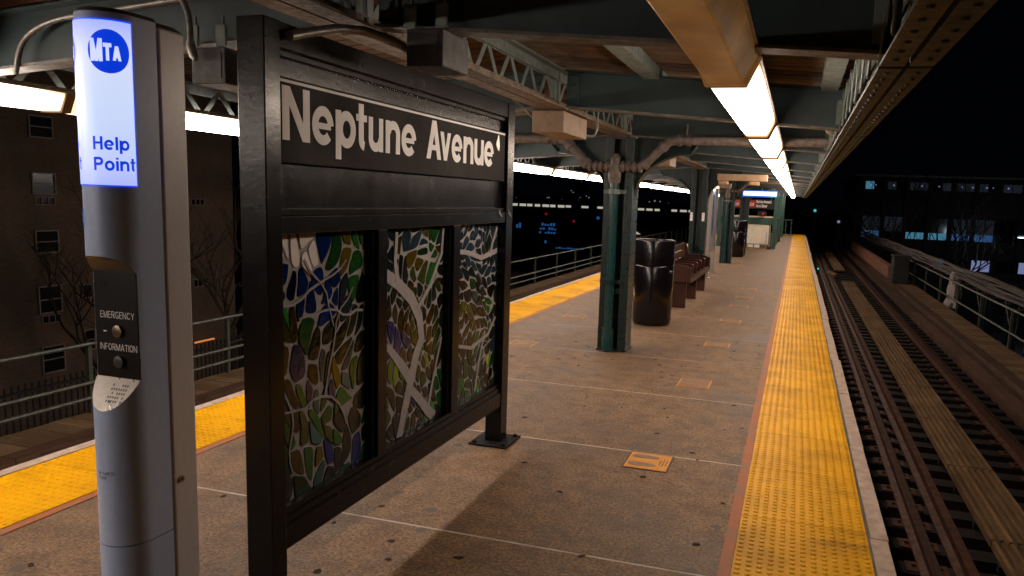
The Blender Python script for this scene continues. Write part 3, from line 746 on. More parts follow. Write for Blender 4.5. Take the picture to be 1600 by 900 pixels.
# ---------------------------------------------------------------- drain pipes (column 1 and 3)
def drain(yc, lab):
    t = thing('drain_pipe', (XC, yc - .19, 0), lab, 'pipe', 'drain pipes at the columns')
    yp = yc - .215; xd = XC - .03
    m = MB(); m.tube([(xd, yp + .015, .012), (xd, yp + .015, 1.78)], .047, 14); m.build('down_pipe', M_GPIPE, t)
    m = MB(); m.tube([(xd, yp + .015, .012), (xd, yp + .015, .25)], .062, 14); m.build('boot', M_GPIPE, t)
    for zz in (1.66, .72):
        m = MB(); m.tube([(xd, yp + .015, zz), (xd, yp + .015, zz + .05)], .06, 14); m.box(xd - .12, xd + .12, yp + .045, yp + .06, zz + .005, zz + .045); m.build('clamp', M_LATT if zz > 1 else M_GREEN, t)
    zt_ = 1.94
    m = MB(); m.tube([(xd, yp + .012, 1.78), (xd, yp + .005, 1.82), (xd, yp, 1.86), (xd, yp, 2.02)], [.06, .066, .068, .05], 14)
    m.tube([(xd, yp, 2.02), (xd, yp, 2.07)], [.06, .03], 10); m.build('tee', M_PIPE, t)
    for s, xe in ((1, .24), (-1, -4.3)):
        m = MB(); m.tube([(xd, yp, zt_), (xd + s * .24, yp, zt_)], .045, 14)
        for q in (.07, .13, .19, .25): m.tube([(xd + s * q, yp, zt_), (xd + s * (q + .03), yp, zt_)], .058, 14)
        m.build('fitting', M_PIPE, t)
        bend = [(xd + s * .24, yp, zt_), (xd + s * .30, yp, zt_ + .02), (xd + s * .50, yp, zt_ + .22), (xd + s * .56, yp, zt_ + .262), (xd + s * .63, yp, zt_ + .27)]
        m = MB(); m.tube(bend, .045, 14); m.build('elbow', M_PIPE, t)
        m = MB()
        for p_, q_ in ((bend[1], bend[2]),): 
            a = Vector(p_); b = Vector(q_); d = (b - a).normalized(); m.tube([a - d * .01, a + d * .04], .058, 14); m.tube([b - d * .04, b + d * .01], .058, 14)
        m.tube([bend[4], (bend[4][0] + s * .04, yp, bend[4][2])], .058, 14); m.build('collar', M_PIPE, t)
        ze = zt_ + .27
        m = MB(); m.tube([bend[4], (xd + s * 1.2, yp, ze), (xe, yp, ze - .0 * s)], .045, 14); m.build('branch_pipe', M_PIPE, t)
        for q in (.72, 1.5):
            m = MB(); m.tube([(xd + s * q, yp, ze), (xd + s * (q + .035), yp, ze)], .056, 12); m.box(xd + s * q - .004, xd + s * q + .004, yp - .03, yp + .03, ze + .05, ze + .16); m.build('hanger', M_PIPE, t)
    return t
drain(8.06, 'rusty drain pipes branching off the nearest column in a Y')
drain(21.54, 'drain pipes at the third column, seen far off')

# =================================================================== STATION SIGN
XS = -1.79; YS0, YS1 = 2.32, 4.53
sg = thing('station_sign', (XS, 3.4, 0), 'black framed station name sign reading Neptune Avenue above stained glass panels', 'sign')
PX = .055   # half post depth in X
for (a, b) in ((2.235, 2.32), (4.52, 4.63)):
    po = MB().box(XS - PX, XS + PX, a, b, .012, 2.165).build('post', M_BLACK, sg, .004)
    yc = (a + b) / 2
    bp = MB().box(XS - .13, XS + .13, yc - .15, yc + .13, .001, .0115).build('base_plate', M_BLACKM, po, .002)
    bl = MB()
    for dx in (-.1, .1):
        for dy in (-.12, .1): bl.tube([(XS + dx, yc + dy, .0116), (XS + dx, yc + dy, .024)], .014, 6, smooth=False)
    bl.build('bolt', M_BLACKM, po)
MB().box(XS - .05, XS + .05, 2.3205, 4.5195, 2.075, 2.1645).build('top_rail', M_BLACK, sg, .004)
MB().box(XS - .038, XS + .038, 2.3205, 4.5195, 2.05, 2.0745).build('moulding', M_BLACK, sg, .004)
MB().box(XS - .05, XS + .05, 2.3205, 4.5195, 1.435, 1.5).build('middle_rail', M_BLACK, sg, .004)
MB().box(XS - .042, XS + .042, 2.3205, 4.5195, 1.5005, 1.525).build('moulding', M_BLACK, sg, .003)
MB().box(XS - .05, XS + .05, 2.3205, 4.5195, .25, .345).build('bottom_rail', M_BLACK, sg, .004)
MB().box(XS - .04, XS + .04, 2.3205, 4.5195, .3455, .375).build('moulding', M_BLACK, sg, .003)
MB().box(XS - .032, XS + .032, 2.3205, 4.5195, .3755, .4).build('moulding', M_BLACK, sg, .003)
MB().box(XS - .02, XS + .018, 2.3205, 4.5195, 1.5255, 1.686).build('lower_panel', M_BLACK, sg)
MB().box(XS - .02, XS + .019, 2.3205, 4.5195, 1.985, 2.0495).build('upper_panel', M_BLACK, sg)
npl = MB().box(XS - .02, XS + .045, 2.3205, 4.49, 1.69, 1.984).build('name_plate', M_NAME, sg, .002)
fx = XS + .0455
MB().box(fx + .0003, fx + .0012, 2.3225, 4.487, 1.9660, 1.9758).build('white_line', M_WHITE, npl)
LET = [('N', 2.337, 2.497), ('e', 2.512, 2.650), ('p', 2.665, 2.808), ('t', 2.812, 2.897), ('u', 2.908, 3.026), ('n', 3.049, 3.175), ('e', 3.189, 3.330),
       ('A', 3.440, 3.60), ('v', 3.590, 3.712), ('e', 3.724, 3.858), ('n', 3.873, 4.006), ('u', 4.019, 4.152), ('e', 4.160, 4.305)]
CAPH = .187
for ch, ya, yb_ in LET:
    W = glyph(ch, .2)[0]; sx = (yb_ - ya) / (W * CAPH)
    m = MB(); draw_glyph(m, ch, .2, lambda s, q, d, ya=ya: (fx + d, ya + s, 1.768 + q), sx, 0, .0014, CAPH, .0011)
    m.build('letter', M_WHITE, npl)
# torn sticker at the end of the name
m = MB(); m.prism([(4.335, 1.90), (4.365, 1.955), (4.378, 1.958), (4.392, 1.89), (4.385, 1.865), (4.365, 1.872)], lambda a, b: (fx + .0004, a, b), lambda a, b: (fx + .004, a, b)); m.build('torn_sticker', M_STEEL, npl)
for yy in (4.43, 4.575):
    m = MB(); m.prism([(yy - .03, 1.52), (yy - .012, 1.5), (yy + .018, 1.478), (yy + .022, 1.47), (yy + .004, 1.473), (yy - .03, 1.492)], lambda a, b: (XS + (.0556 if yy > 4.5 else .0506), a, b), lambda a, b: (XS + (.059 if yy > 4.5 else .055), a, b)); m.build('torn_sticker', M_STEEL, sg)
# mullions
for a, b in ((2.965, 3.085), (3.745, 3.872)):
    MB().box(XS - .05, XS + .05, a + .02, b - .02, .4005, 1.4345).build('mullion', M_BLACK, sg, .004)
    MB().box(XS - .035, XS + .035, a, a + .0195, .4005, 1.4345).build('moulding', M_BLACK, sg, .003)
    MB().box(XS - .035, XS + .035, b - .0195, b, .4005, 1.4345).build('moulding', M_BLACK, sg, .003)

# ---- stained glass
def clip(poly, a, b, c):       # keep a*x+b*y<=c
    out = []
    for i in range(len(poly)):
        p, q = poly[i], poly[(i + 1) % len(poly)]
        dp, dq = a * p[0] + b * p[1] - c, a * q[0] + b * q[1] - c
        if dp <= 0: out.append(p)
        if dp * dq < 0:
            t = dp / (dp - dq); out.append((p[0] + (q[0] - p[0]) * t, p[1] + (q[1] - p[1]) * t))
    return out
def inset(poly, d):
    A = sum(poly[i][0] * poly[(i + 1) % len(poly)][1] - poly[(i + 1) % len(poly)][0] * poly[i][1] for i in range(len(poly)))
    if A < 0: poly = poly[::-1]
    out = list(poly)
    for i in range(len(poly)):
        p, q = poly[i], poly[(i + 1) % len(poly)]; ex, ey = q[0] - p[0], q[1] - p[1]; l = math.hypot(ex, ey)
        if l < 1e-6: continue
        nx, ny = ey / l, -ex / l   # outward for ccw
        out = clip(out, nx, ny, nx * p[0] + ny * p[1] - d)
        if len(out) < 3: return []
    return out
def chaikin(poly, n=2):
    for _ in range(n):
        o = []
        for i in range(len(poly)):
            p, q = poly[i], poly[(i + 1) % len(poly)]
            o += [(p[0] * .72 + q[0] * .28, p[1] * .72 + q[1] * .28), (p[0] * .28 + q[0] * .72, p[1] * .28 + q[1] * .72)]
        poly = o
    return poly
def roundish(poly, f=.27):
    o = []; n = len(poly)
    for i in range(n):
        a, p, b = poly[i - 1], poly[i], poly[(i + 1) % n]
        A_ = (p[0] + (a[0] - p[0]) * f, p[1] + (a[1] - p[1]) * f); B_ = (p[0] + (b[0] - p[0]) * f, p[1] + (b[1] - p[1]) * f)
        o += [A_, ((A_[0] + 2 * p[0] + B_[0]) / 4, (A_[1] + 2 * p[1] + B_[1]) / 4), B_]
        for q in (.33, .66):
            C_ = (b[0] + (p[0] - b[0]) * f, b[1] + (p[1] - b[1]) * f); o.append((B_[0] + (C_[0] - B_[0]) * q, B_[1] + (C_[1] - B_[1]) * q))
    return o
def warp(p, ph):   # bends the cell net so that it flows
    u, v = p
    return (u + .022 * math.sin(v * 9 + ph) + .012 * math.sin(v * 21 + u * 13 + ph), v + .022 * math.sin(u * 11 + ph * 1.7) + .01 * math.sin(u * 25 + v * 9))
def art_panel(ya, yb_, seeds, stretch, gapw, colour, trunks, ph, lab):
    Wd, Hd, z0 = yb_ - ya, 1.034, .4005
    gx = XS - .004
    t = thing('x', (0, 0, 0)); bpy.data.objects.remove(t)
    came = MB(); pieces = []
    ex = [(-.04, -.04), (Wd + .04, -.04), (Wd + .04, Hd + .04), (-.04, Hd + .04)]
    fit = lambda p: (min(max(p[0], 0.0005), Wd - .0005), min(max(p[1], 0.0005), Hd - .0005))
    for i, (sx, sy, an) in enumerate(seeds):
        poly = ex
        for j, (tx, ty, _) in enumerate(seeds):
            if i == j: continue
            # anisotropic metric: cells long along direction `an`
            ca, sa = math.cos(an), math.sin(an)
            def T(x, y): return ((x * ca + y * sa) / stretch, (-x * sa + y * ca))
            d = T(tx - sx, ty - sy)
            # |T(p-s)|^2 <= |T(p-t)|^2  ->  2 (T p).(Tt-Ts) <= |Tt|^2-|Ts|^2
            Ts, Tt = T(sx, sy), T(tx, ty)
            gxv, gyv = Tt[0] - Ts[0], Tt[1] - Ts[1]
            aa = 2 * (gxv * ca / stretch - gyv * sa); bb = 2 * (gxv * sa / stretch + gyv * ca)
            cc = Tt[0] ** 2 + Tt[1] ** 2 - Ts[0] ** 2 - Ts[1] ** 2
            poly = clip(poly, aa, bb, cc)
            if len(poly) < 3: break
        if len(poly) < 3: continue
        g = inset(poly, gapw * R.uniform(.55, 1.25))
        if len(g) < 3: continue
        g = roundish(g)
        g = [fit(warp(q, ph)) for q in g]
        A = abs(sum(g[k][0] * g[(k + 1) % len(g)][1] - g[(k + 1) % len(g)][0] * g[k][1] for k in range(len(g)))) / 2
        if A < 3e-5: continue
        pieces.append((g, (sx, sy)))
    # the grey came is one sheet; each glass piece stands 2 mm proud in it with a rounded rim of its own
    ap = MB().box(gx - .006, gx, ya + .0003, yb_ - .0003, z0 + .0003, z0 + Hd - .0003).build('art_panel', M_CAME, sg)
    for g, c in pieces:
        dep = R.uniform(.003, .006)
        m = MB(); n = len(g); cxm = sum(q[0] for q in g) / n; cym = sum(q[1] for q in g) / n
        mid = [(cxm + (q[0] - cxm) * .975, cym + (q[1] - cym) * .975) for q in g]
        vs = [(gx + .0004, ya + q[0], z0 + q[1]) for q in g] + [(gx + .0004 + dep * .5, ya + q[0], z0 + q[1]) for q in g] + [(gx + dep, ya + q[0], z0 + q[1]) for q in mid]
        fs = [tuple(range(n))[::-1]] + [(k, (k + 1) % n, n + (k + 1) % n, n + k) for k in range(n)] + [(n + k, n + (k + 1) % n, 2 * n + (k + 1) % n, 2 * n + k) for k in range(n)] + [tuple(range(2 * n, 3 * n))]
        Ar = abs(sum(g[k][0] * g[(k + 1) % n][1] - g[(k + 1) % n][0] * g[k][1] for k in range(n))) / 2
        cn = colour(c[0] / Wd, c[1] / Hd)
        if Ar < 0.0021 and rc.random() < .3: cn = rc.choice(['glint', 'glint', 'painted_glintg', 'lime', 'blue'])  # some small pieces go bright: glints of light painted as glass colour
        m.add(vs, fs); m.build('glass_piece', G[cn], ap)
    for k, pts in enumerate(trunks):
        L = []; Rr = []
        for i, (u, v, wd) in enumerate(pts):
            a = pts[max(0, i - 1)]; b = pts[min(len(pts) - 1, i + 1)]
            dx, dy = (b[0] - a[0]) * Wd, (b[1] - a[1]) * Hd; l = math.hypot(dx, dy) or 1
            L.append((u * Wd - dy / l * wd, v * Hd + dx / l * wd)); Rr.append((u * Wd + dy / l * wd, v * Hd - dx / l * wd))
        m = MB(); n = len(L); d = .0075 + k * .0004
        vs = [(gx + d, ya + fit(p)[0], z0 + fit(p)[1]) for p in L] + [(gx + d, ya + fit(p)[0], z0 + fit(p)[1]) for p in Rr] + [(gx + .0003, ya + fit(p)[0], z0 + fit(p)[1]) for p in L] + [(gx + .0003, ya + fit(p)[0], z0 + fit(p)[1]) for p in Rr]
        fs = []
        for i in range(n - 1):
            fs += [(i, n + i, n + i + 1, i + 1), (i, i + 1, 2 * n + i + 1, 2 * n + i), (n + i, 3 * n + i, 3 * n + i + 1, n + i + 1)]
        m.add(vs, fs); m.build('came_branch', M_CAME, ap)
    return ap
def poisson(W, Hh, n, an, seed, rmin):
    r = random.Random(seed); out = []; tries = 0
    while len(out) < n and tries < 6000:
        tries += 1
        x, y = r.uniform(-.01, W + .01), r.uniform(-.01, Hh + .01); k = rmin * r.choice((.42, .55, .75, 1.0, 1.35, 1.5))
        if all((x - a) ** 2 + ((y - b) * .62) ** 2 > k * k for a, b, _ in out): out.append((x, y, an(x / W, y / Hh) + r.uniform(-.25, .25)))
    return out
rc = random.Random(3)
def col1(u, v):
    if v > .86 and u < .48: return 'pale'
    if v > .70 and u < .62 and v - .62 > (u - .35) * .2 and u < .62: return 'blue'
    if u < .3 and .48 < v < .72: return 'olive' if rc.random() < .35 else 'amber'
    r = rc.random()
    if v > .78: return 'green' if r < .75 else 'amber'
    if v > .45 and u > .35: return 'dark' if r < .72 else ('green' if r < .8 else 'slate')
    return ['green', 'olive', 'blue', 'green', 'amber', 'dark', 'blue', 'teal', 'green', 'dark'][int(r * 10)]
def col2(u, v):
    r = rc.random()
    if v > .8: return 'slate' if r < .6 else ('green' if r < .85 else 'amber')
    if u < .3 and .3 < v < .45: return 'lime'
    if u < .4 and .45 < v < .58 and r < .5: return 'blue'
    return ['dark', 'olive', 'dark', 'dark', 'green', 'olive', 'dark', 'olive', 'brown', 'green'][int(r * 10)]
def col3(u, v):
    r = rc.random()
    if v > .66: return 'slate' if r < .7 else 'dark'
    return ['dark', 'dark', 'dark', 'olive', 'slate', 'brown', 'dark', 'green', 'olive', 'dark'][int(r * 10)]
ang1 = lambda u, v: 1.57 + .5 * math.sin(u * 4 + v * 3)
def wander(u, v, a, n, st, wd, seed):
    r = random.Random(seed); out = []
    for i in range(n):
        out.append((u, v, wd * (1 - .5 * i / n))); a += r.uniform(-.45, .45); u += st * math.cos(a) * 1.6; v += st * math.sin(a)
    return out
TR1 = [wander(.1, .74, .3, 9, .055, .006, 1), wander(.95, .66, 2.6, 10, .05, .006, 2), wander(.5, .35, 1.5, 9, .06, .005, 3), wander(.02, .46, -.4, 9, .05, .006, 4), wander(.75, .2, 1.9, 10, .06, .006, 5), wander(.3, .9, -1.2, 8, .05, .005, 6)]
art_panel(2.3207, 2.9645, poisson(.644, 1.03, 92, ang1, 11, .088), 1.7, .007, col1, TR1, .4, '')
ang2 = lambda u, v: 1.2 + .9 * math.sin(v * 4 + u)
TR2 = [[(.05, .80, .028), (.25, .74, .03), (.45, .66, .034), (.58, .56, .034), (.62, .45, .032), (.52, .36, .034), (.44, .24, .036), (.34, .10, .03), (.28, 0, .03)],
       [(.02, .50, .012), (.18, .42, .022), (.34, .33, .03), (.46, .25, .03)],
       [(.40, .24, .024), (.6, .14, .026), (.74, .06, .03), (.84, 0, .045)],
       [(.22, .98, .012), (.2, .85, .014), (.24, .75, .02)],
       [(.55, .60, .014), (.75, .7, .012), (.95, .86, .012), (.98, .99, .012)],
       [(.74, .08, .014), (.85, .25, .009), (.97, .42, .007)]]
art_panel(3.0855, 3.7445, poisson(.659, 1.03, 130, ang2, 5, .062), 1.8, .007, col2, TR2, 1.9, '')
TR3 = [[(.0, .86, .012), (.3, .84, .014), (.6, .80, .014), (.98, .83, .016)], [(.72, .36, .01), (.6, .2, .011), (.5, .02, .012)],
       [(.05, .34, .01), (.4, .29, .011), (.8, .33, .01), (.98, .42, .009)], [(.97, .97, .012), (.86, .88, .01), (.8, .80, .012)]]
art_panel(3.8725, 4.5195, poisson(.647, 1.03, 150, lambda u, v: .6 + 1.4 * math.sin(v * 6 + u * 2), 23, .054), 1.8, .0065, col3, TR3, 3.1, '')

# =================================================================== HELP POINT
hp = thing('help_point', (-1.77, 1.70, 0), 'silver help point pillar with glowing blue and white panel and call buttons', 'help point')
HX, HY, HR = -1.748, 1.637, .078
def prof(r, n=30, a0=0, a1=-180):
    return [(HX + r * math.cos(math.radians(a0 + (a1 - a0) * i / n)), HY + r * math.sin(math.radians(a0 + (a1 - a0) * i / n))) for i in range(n + 1)]
def loft(mb, sections, cap0=True, cap1=True, smooth=True):
    n = len(sections[0]); vs = [p for s in sections for p in s]; fs = []
    for i in range(len(sections) - 1):
        for k in range(n): fs.append((i * n + k, (i + 1) * n + k, (i + 1) * n + (k + 1) % n, i * n + (k + 1) % n))
    mb.add(vs, fs, smooth)
    o = len(mb.v) - len(vs)
    if cap0: mb.f.append(tuple(o + k for k in range(n))); mb.sm.append(False)
    if cap1: mb.f.append(tuple(o + (len(sections) - 1) * n + k for k in range(n))[::-1]); mb.sm.append(False)
YSEAM = 1.712
def dsec(z): return [(HX + HR, YSEAM, z if not callable(z) else z(YSEAM))] + [(x, y, z if not callable(z) else z(y)) for x, y in prof(HR)] + [(HX - HR, YSEAM, z if not callable(z) else z(YSEAM))]
YF = HY - HR
zlow = lambda y: 0.985 + max(0, min(1, (y - YF) / .062)) * .085       # sloped ledge
zup = lambda y: 1.405 - max(0, min(1, (y - YF) / .062)) ** 1.6 * .05
m = MB(); loft(m, [dsec(.012), dsec(.60)]); m.build('base_cover', M_ALU, hp)
m = MB(); loft(m, [dsec(.604), dsec(zlow)], True, False)
m.build('lower_shell', M_ALU, hp)
# ledge surface with grille holes
led = MB(); pr = [(x, y) for x, y in prof(HR)]
ch = [q for q in pr if q[1] < YF + .066]
led.add([(x, y, zlow(y) + .0008) for x, y in ch], [tuple(range(len(ch)))[::-1]])
led.build('ledge', M_STEEL, hp)
sp = MB()
for i in range(7):
    for j in range(5):
        if R.random() < .8:
            x = HX - .018 + i * .008 + .012; y = YF + .016 + j * .007; z = zlow(y) + .0012
            sp.add([(x, y, z), (x + .005, y, z), (x + .005, y + .004, zlow(y + .004) + .0012), (x, y + .004, zlow(y + .004) + .0012)], [(0, 1, 2, 3)])
sp.build('speaker_grille', M_DKGREY, hp, kind='stuff')
# recess block (cut-back front)
yc = YF + .062; hw = math.sqrt(HR * HR - (yc - HY) ** 2)
def rsec(z): return [(HX + HR, YSEAM, z)] + [(x, max(y, yc), z) for x, y in prof(HR)] + [(HX - HR, YSEAM, z)]
m = MB(); loft(m, [rsec(zlow(yc)), rsec(1.3555)], False, False); m.build('recess_shell', M_ALU, hp)
bp = MB().box(HX - hw + .004, HX + hw - .003, yc - .003, yc - .0005, 1.055, 1.4).build('intercom_panel', M_RECESS, hp)
FM = lambda s, q, d: (HX + s, yc - .0032 - d, q)
for s_, z_ in (('EMERGENCY', 1.232), ('INFORMATION', 1.1425)):
    wv = text_width(s_, .0185, .12, .13, .8)
    m = MB(); text(m, s_, .0185, .12, lambda a, b, d: FM(a - wv / 2 + .006, b + z_, d), sx=.8, track=.13, depth=.0006); m.build('lettering', M_WHITE, bp)
for z_, mt in ((1.197, M_BRASS), (1.112, M_DKGREY)):
    m = MB(); m.tube([(HX + .008, yc - .0035, z_), (HX + .008, yc - .011, z_), (HX + .008, yc - .0125, z_)], [.0175, .0165, .012], 20); m.build('button', mt, bp)
MB().box(HX - .044, HX - .034, yc - .0046, yc - .0033, 1.193, 1.196).build('indicator', M_WHITE, bp)
# upper shell, panel of light, cap
m = MB(); loft(m, [dsec(zup), dsec(2.022)], False, False); m.build('upper_shell', M_ALU, hp)
und = MB(); und.add([(x, y, zup(y) + .002) for x, y in ch], [tuple(range(len(ch)))]); und.build('recess_ceiling', M_DKGREY, hp)
m = MB(); loft(m, [dsec(2.0225), [(HX + (p[0] - HX) * .97, HY + (p[1] - HY) * .97, 2.032) for p in dsec(0)]]); m.build('cap', M_DKGREY, hp)
ZP0, ZP1 = 1.588, 2.004; A0, A1 = -4, -176
WR = lambda s, q, d: (HX + (HR + .002 + d) * math.cos(math.radians(A0) - s / HR), HY + (HR + .002 + d) * math.sin(math.radians(A0) - s / HR), q)
SLEN = HR * math.radians(A0 - A1)
def wrapped(s0, s1, z0, z1, d, n=24):
    m = MB(); vs = []
    for i in range(n + 1):
        s = s0 + (s1 - s0) * i / n; vs += [WR(s, z0, d), WR(s, z1, d)]
    m.add(vs, [(2 * i, 2 * i + 1, 2 * i + 3, 2 * i + 2) for i in range(n)], True); return m
lp = wrapped(0, SLEN, ZP0, ZP1, 0).build('light_panel', M_PANELB, hp)
wrapped(.0028, SLEN - .0028, ZP0 + .0028, ZP1 - .0035, .0006).build('glow_panel', M_PANELW, lp)
def on_right(s, q, d): return WR(-s, q, d)   # s measured from right edge leftwards negative -> mirror so text reads L to R
for c0 in (SLEN * .242, SLEN * .835):
    F = lambda s, q, d, c0=c0: WR(c0 - s, q, d)
    # round logo: disc with three letters of falling height
    m = MB(); n = 40; rl, rz = .0465, .054; zc = 1.925
    vs = [F(0, zc, .0012)] ; fs = []
    rings = 5
    for rr in range(1, rings + 1):
        for a in range(n): vs.append(F(rl * rr / rings * math.cos(2 * math.pi * a / n), zc + rz * rr / rings * math.sin(2 * math.pi * a / n), .0012))
    for a in range(n): fs.append((0, 1 + a, 1 + (a + 1) % n))
    for rr in range(rings - 1):
        for a in range(n): fs.append((1 + rr * n + a, 1 + (rr + 1) * n + a, 1 + (rr + 1) * n + (a + 1) % n, 1 + rr * n + (a + 1) % n))
    m.add(vs, fs); lg = m.build('logo_disc', M_BLUEINK, lp)
    m = MB()
    x = -.0405
    for ch_, hh, sx, drop in (('M', .056, .55, .0), ('T', .043, .60, .003), ('A', .036, .62, .0045)):
        draw_glyph(m, ch_, .27 if ch_ != 'A' else .28, lambda p, q, d, drop=drop: F(p, q + zc - .026 + drop, d), sx, x, .0018, hh)
        x += glyph(ch_, .27)[0] * sx * hh + .0015
    m.build('logo_letters', M_PANELW, lg)
    for s_, z_ in (('Help', 1.680), ('Point', 1.6275)):
        m = MB(); text(m, s_, .0335, .2, lambda a, b, d: F(a - .0445, b + z_, d), sx=.88, track=.1, depth=.0012); m.build('lettering', M_BLUEINK, lp)
# blue access sticker
stp = MB(); stp.add([WR(SLEN * .68, 1.478, -.0012), WR(SLEN * .68, 1.525, -.0012), WR(SLEN * .82, 1.525, -.0012), WR(SLEN * .82, 1.478, -.0012)], [(0, 1, 2, 3)])
m = wrapped(SLEN * .66, SLEN * .83, 1.48, 1.527, -.0012, 8); st = m.build('sticker', M_BLUESIGN2, hp)
m = MB(); F = lambda s, q, d: WR(SLEN * .745 - s, 1.503 + q, d)
draw_glyph(m, 'S', .22, lambda p, q, d: F(p - .008, q - .012, d), 1, 0, -.0006, .026); m.build('sticker_mark', M_WHITE, st)
# small print near the foot
for s_, z_ in (('New York City', .808), ('Transit', .795)):
    m = MB(); tx = {'New York City': 'Ner YorR City', 'Transit': 'Transit'}[s_]
    text(m, ''.join(c if c in 'NerYoCitTansiR ' else ' ' for c in s_.replace('w', 'v').replace('k', 'R').replace('y', 'v')), .009, .16, lambda a, b, d: WR(SLEN * .60 - a, b + z_, d), sx=.8, depth=-.0008); m.build('small_print', M_DKGREY, hp)
# rear spine
m = MB(); m.box(HX - HR - .004, HX + HR + .004, YSEAM + .003, 1.808, .012, 2.012); m.build('rear_cover', M_ALU2, hp, .006)
m = MB(); m.hexa([(HX - HR, YSEAM + .004, 2.0125), (HX + HR, YSEAM + .004, 2.0125), (HX + HR, 1.806, 2.0125), (HX - HR, 1.806, 2.0125), (HX - HR + .02, YSEAM + .01, 2.028), (HX + HR - .02, YSEAM + .01, 2.028), (HX + HR - .02, 1.79, 2.028), (HX - HR + .02, 1.79, 2.028)]); m.build('rear_cap', M_DKGREY, hp)
m = MB(); m.tube([(HX + HR + .0045, 1.742, .745), (HX + HR + .008, 1.742, .745)], .0105, 14); lk = m.build('lock', M_STEEL, hp)
m = MB(); m.tube([(HX + HR + .0082, 1.742, .745), (HX + HR + .0088, 1.742, .745)], .005, 8); m.build('keyhole', M_RECESS, lk)
MB().box(HX - .15, HX + .15, 1.55, 1.85, .001, .0115).build('foot_plate', M_ALU, hp)

# =================================================================== FURNITURE
def bin_(x, y, lab, r=.262):
    t = thing('litter_bin', (x, y, 0), lab, 'litter bin', 'black litter bins on the platform')
    m = MB(); m.lathe([(r * .9, .005), (r * .95, .03), (r * .955, .05), (r * .97, .06), (r, .765), (r * .985, .775), (r * .97, .78)], x, y, 40); m.f.append(tuple(range(40))[::-1]); m.sm.append(False); m.build('body', M_BIN, t)
    m = MB(); m.lathe([(r * .97, .781), (r * 1.0, .787), (r * 1.0, 1.085), (r * .985, 1.1), (r * .93, 1.1), (r * .9, 1.02), (r * .88, .5), (0.01, .48)], x, y, 40); m.build('lid', M_BIN, t)
    m = MB(); m.lathe([(r * .99, 1.0995), (r * .99, 1.108), (r * .955, 1.108), (r * .945, 1.1002)], x, y, 40); m.build('rim', M_BINRIM, t)
    a = math.radians(-28); m = MB()
    for i in range(15):
        z = .12 + i * .041; dx, dy = math.cos(a) * r * .985, math.sin(a) * r * .985
        m.tube([(x + dx, y + dy, z), (x + dx * 1.035, y + dy * 1.035, z)], [.014, .006], 6)
    m.build('hinge_knuckle', M_BIN, t)
    m = MB(); m.tube([(x + math.cos(a) * r * .99, y + math.sin(a) * r * .99, .7), (x + math.cos(a) * r * 1.05, y + math.sin(a) * r * 1.05, .72)], [.02, .016], 8); m.build('latch', M_BINRIM, t)
bin_(-1.74, 9.97, 'black round litter bin standing just behind the nearest green column')
bin_(-1.74, 24.3, 'black litter bin in the distance between third and fourth columns')
bin_(-1.74, 25.1, 'dark litter bin pushed up behind another distant bin')

# bench along Y, seats facing right
t = thing('bench', (-1.72, 12.9, 0), 'brown wooden platform bench with armrests dividing its seats', 'bench')
Y0, Y1 = 11.7, 14.3
for i in range(4):
    a = -1.86 + i * .085
    MB().box(a, a + .08, Y0 + .04, Y1 - .04, .405, .45).build('seat_slat', M_BENCH, t, .005)
MB().box(-1.52, -1.47, Y0 + .02, Y1 - .02, .38, .455).build('front_rail', M_BENCH, t, .006)
for i in range(3):
    z = .5 + i * .125
    MB().sbox(-1.955 - i * .012, -1.925 - i * .012, Y0 + .04, Y1 - .04, z, z + .115, z, z + .115).build('back_slat', M_BENCH, t, .005)
for y in (Y0, (Y0 + Y1) / 2 - .03, Y1 - .06):
    MB().box(-1.93, -1.535, y, y + .06, .002, .404).build('leg', M_BENCH, t, .006)
for y in (Y0 - .06, Y1):
    m = MB(); m.prism([(-1.98, .4), (-1.47, .4), (-1.47, .62), (-1.6, .66), (-1.86, .66), (-1.93, .86), (-2.0, .86)], lambda a, b: (a, y, b), lambda a, b: (a, y + .06, b)); m.build('end_panel', M_BENCH, t, .006)
for i in range(1, 5):
    y = Y0 + i * (Y1 - Y0) / 5
    m = MB(); m.prism([(-1.92, .451), (-1.525, .451), (-1.5, .62), (-1.53, .645), (-1.92, .645)], lambda a, b: (a, y - .022, b), lambda a, b: (a, y + .022, b)); m.build('armrest', M_BENCH, t, .005)

# information kiosk
t = thing('information_kiosk', (-1.8, 17.4, 0), 'thin glass poster kiosk in a steel frame between second and third columns', 'kiosk')
for y in (16.75, 17.95):
    po = MB().box(-1.85, -1.75, y, y + .07, .012, 2.0).build('post', M_STEEL, t, .004)
    MB().box(-1.9, -1.7, y - .06, y + .13, .001, .0115).build('foot_plate', M_STEEL, po)
for z in (1.93, .55, ):
    MB().box(-1.84, -1.76, 16.825, 17.945, z, z + .065).build('cross_rail', M_STEEL, t, .003)
MB().box(-1.815, -1.785, 16.825, 17.945, .62, 1.925).build('poster_panel', M_POSTER, t)
for x in (-1.83, -1.77):
    MB().box(x - .004, x + .004, 17.36, 17.385, .62, 1.925).build('mullion', M_STEEL, t)

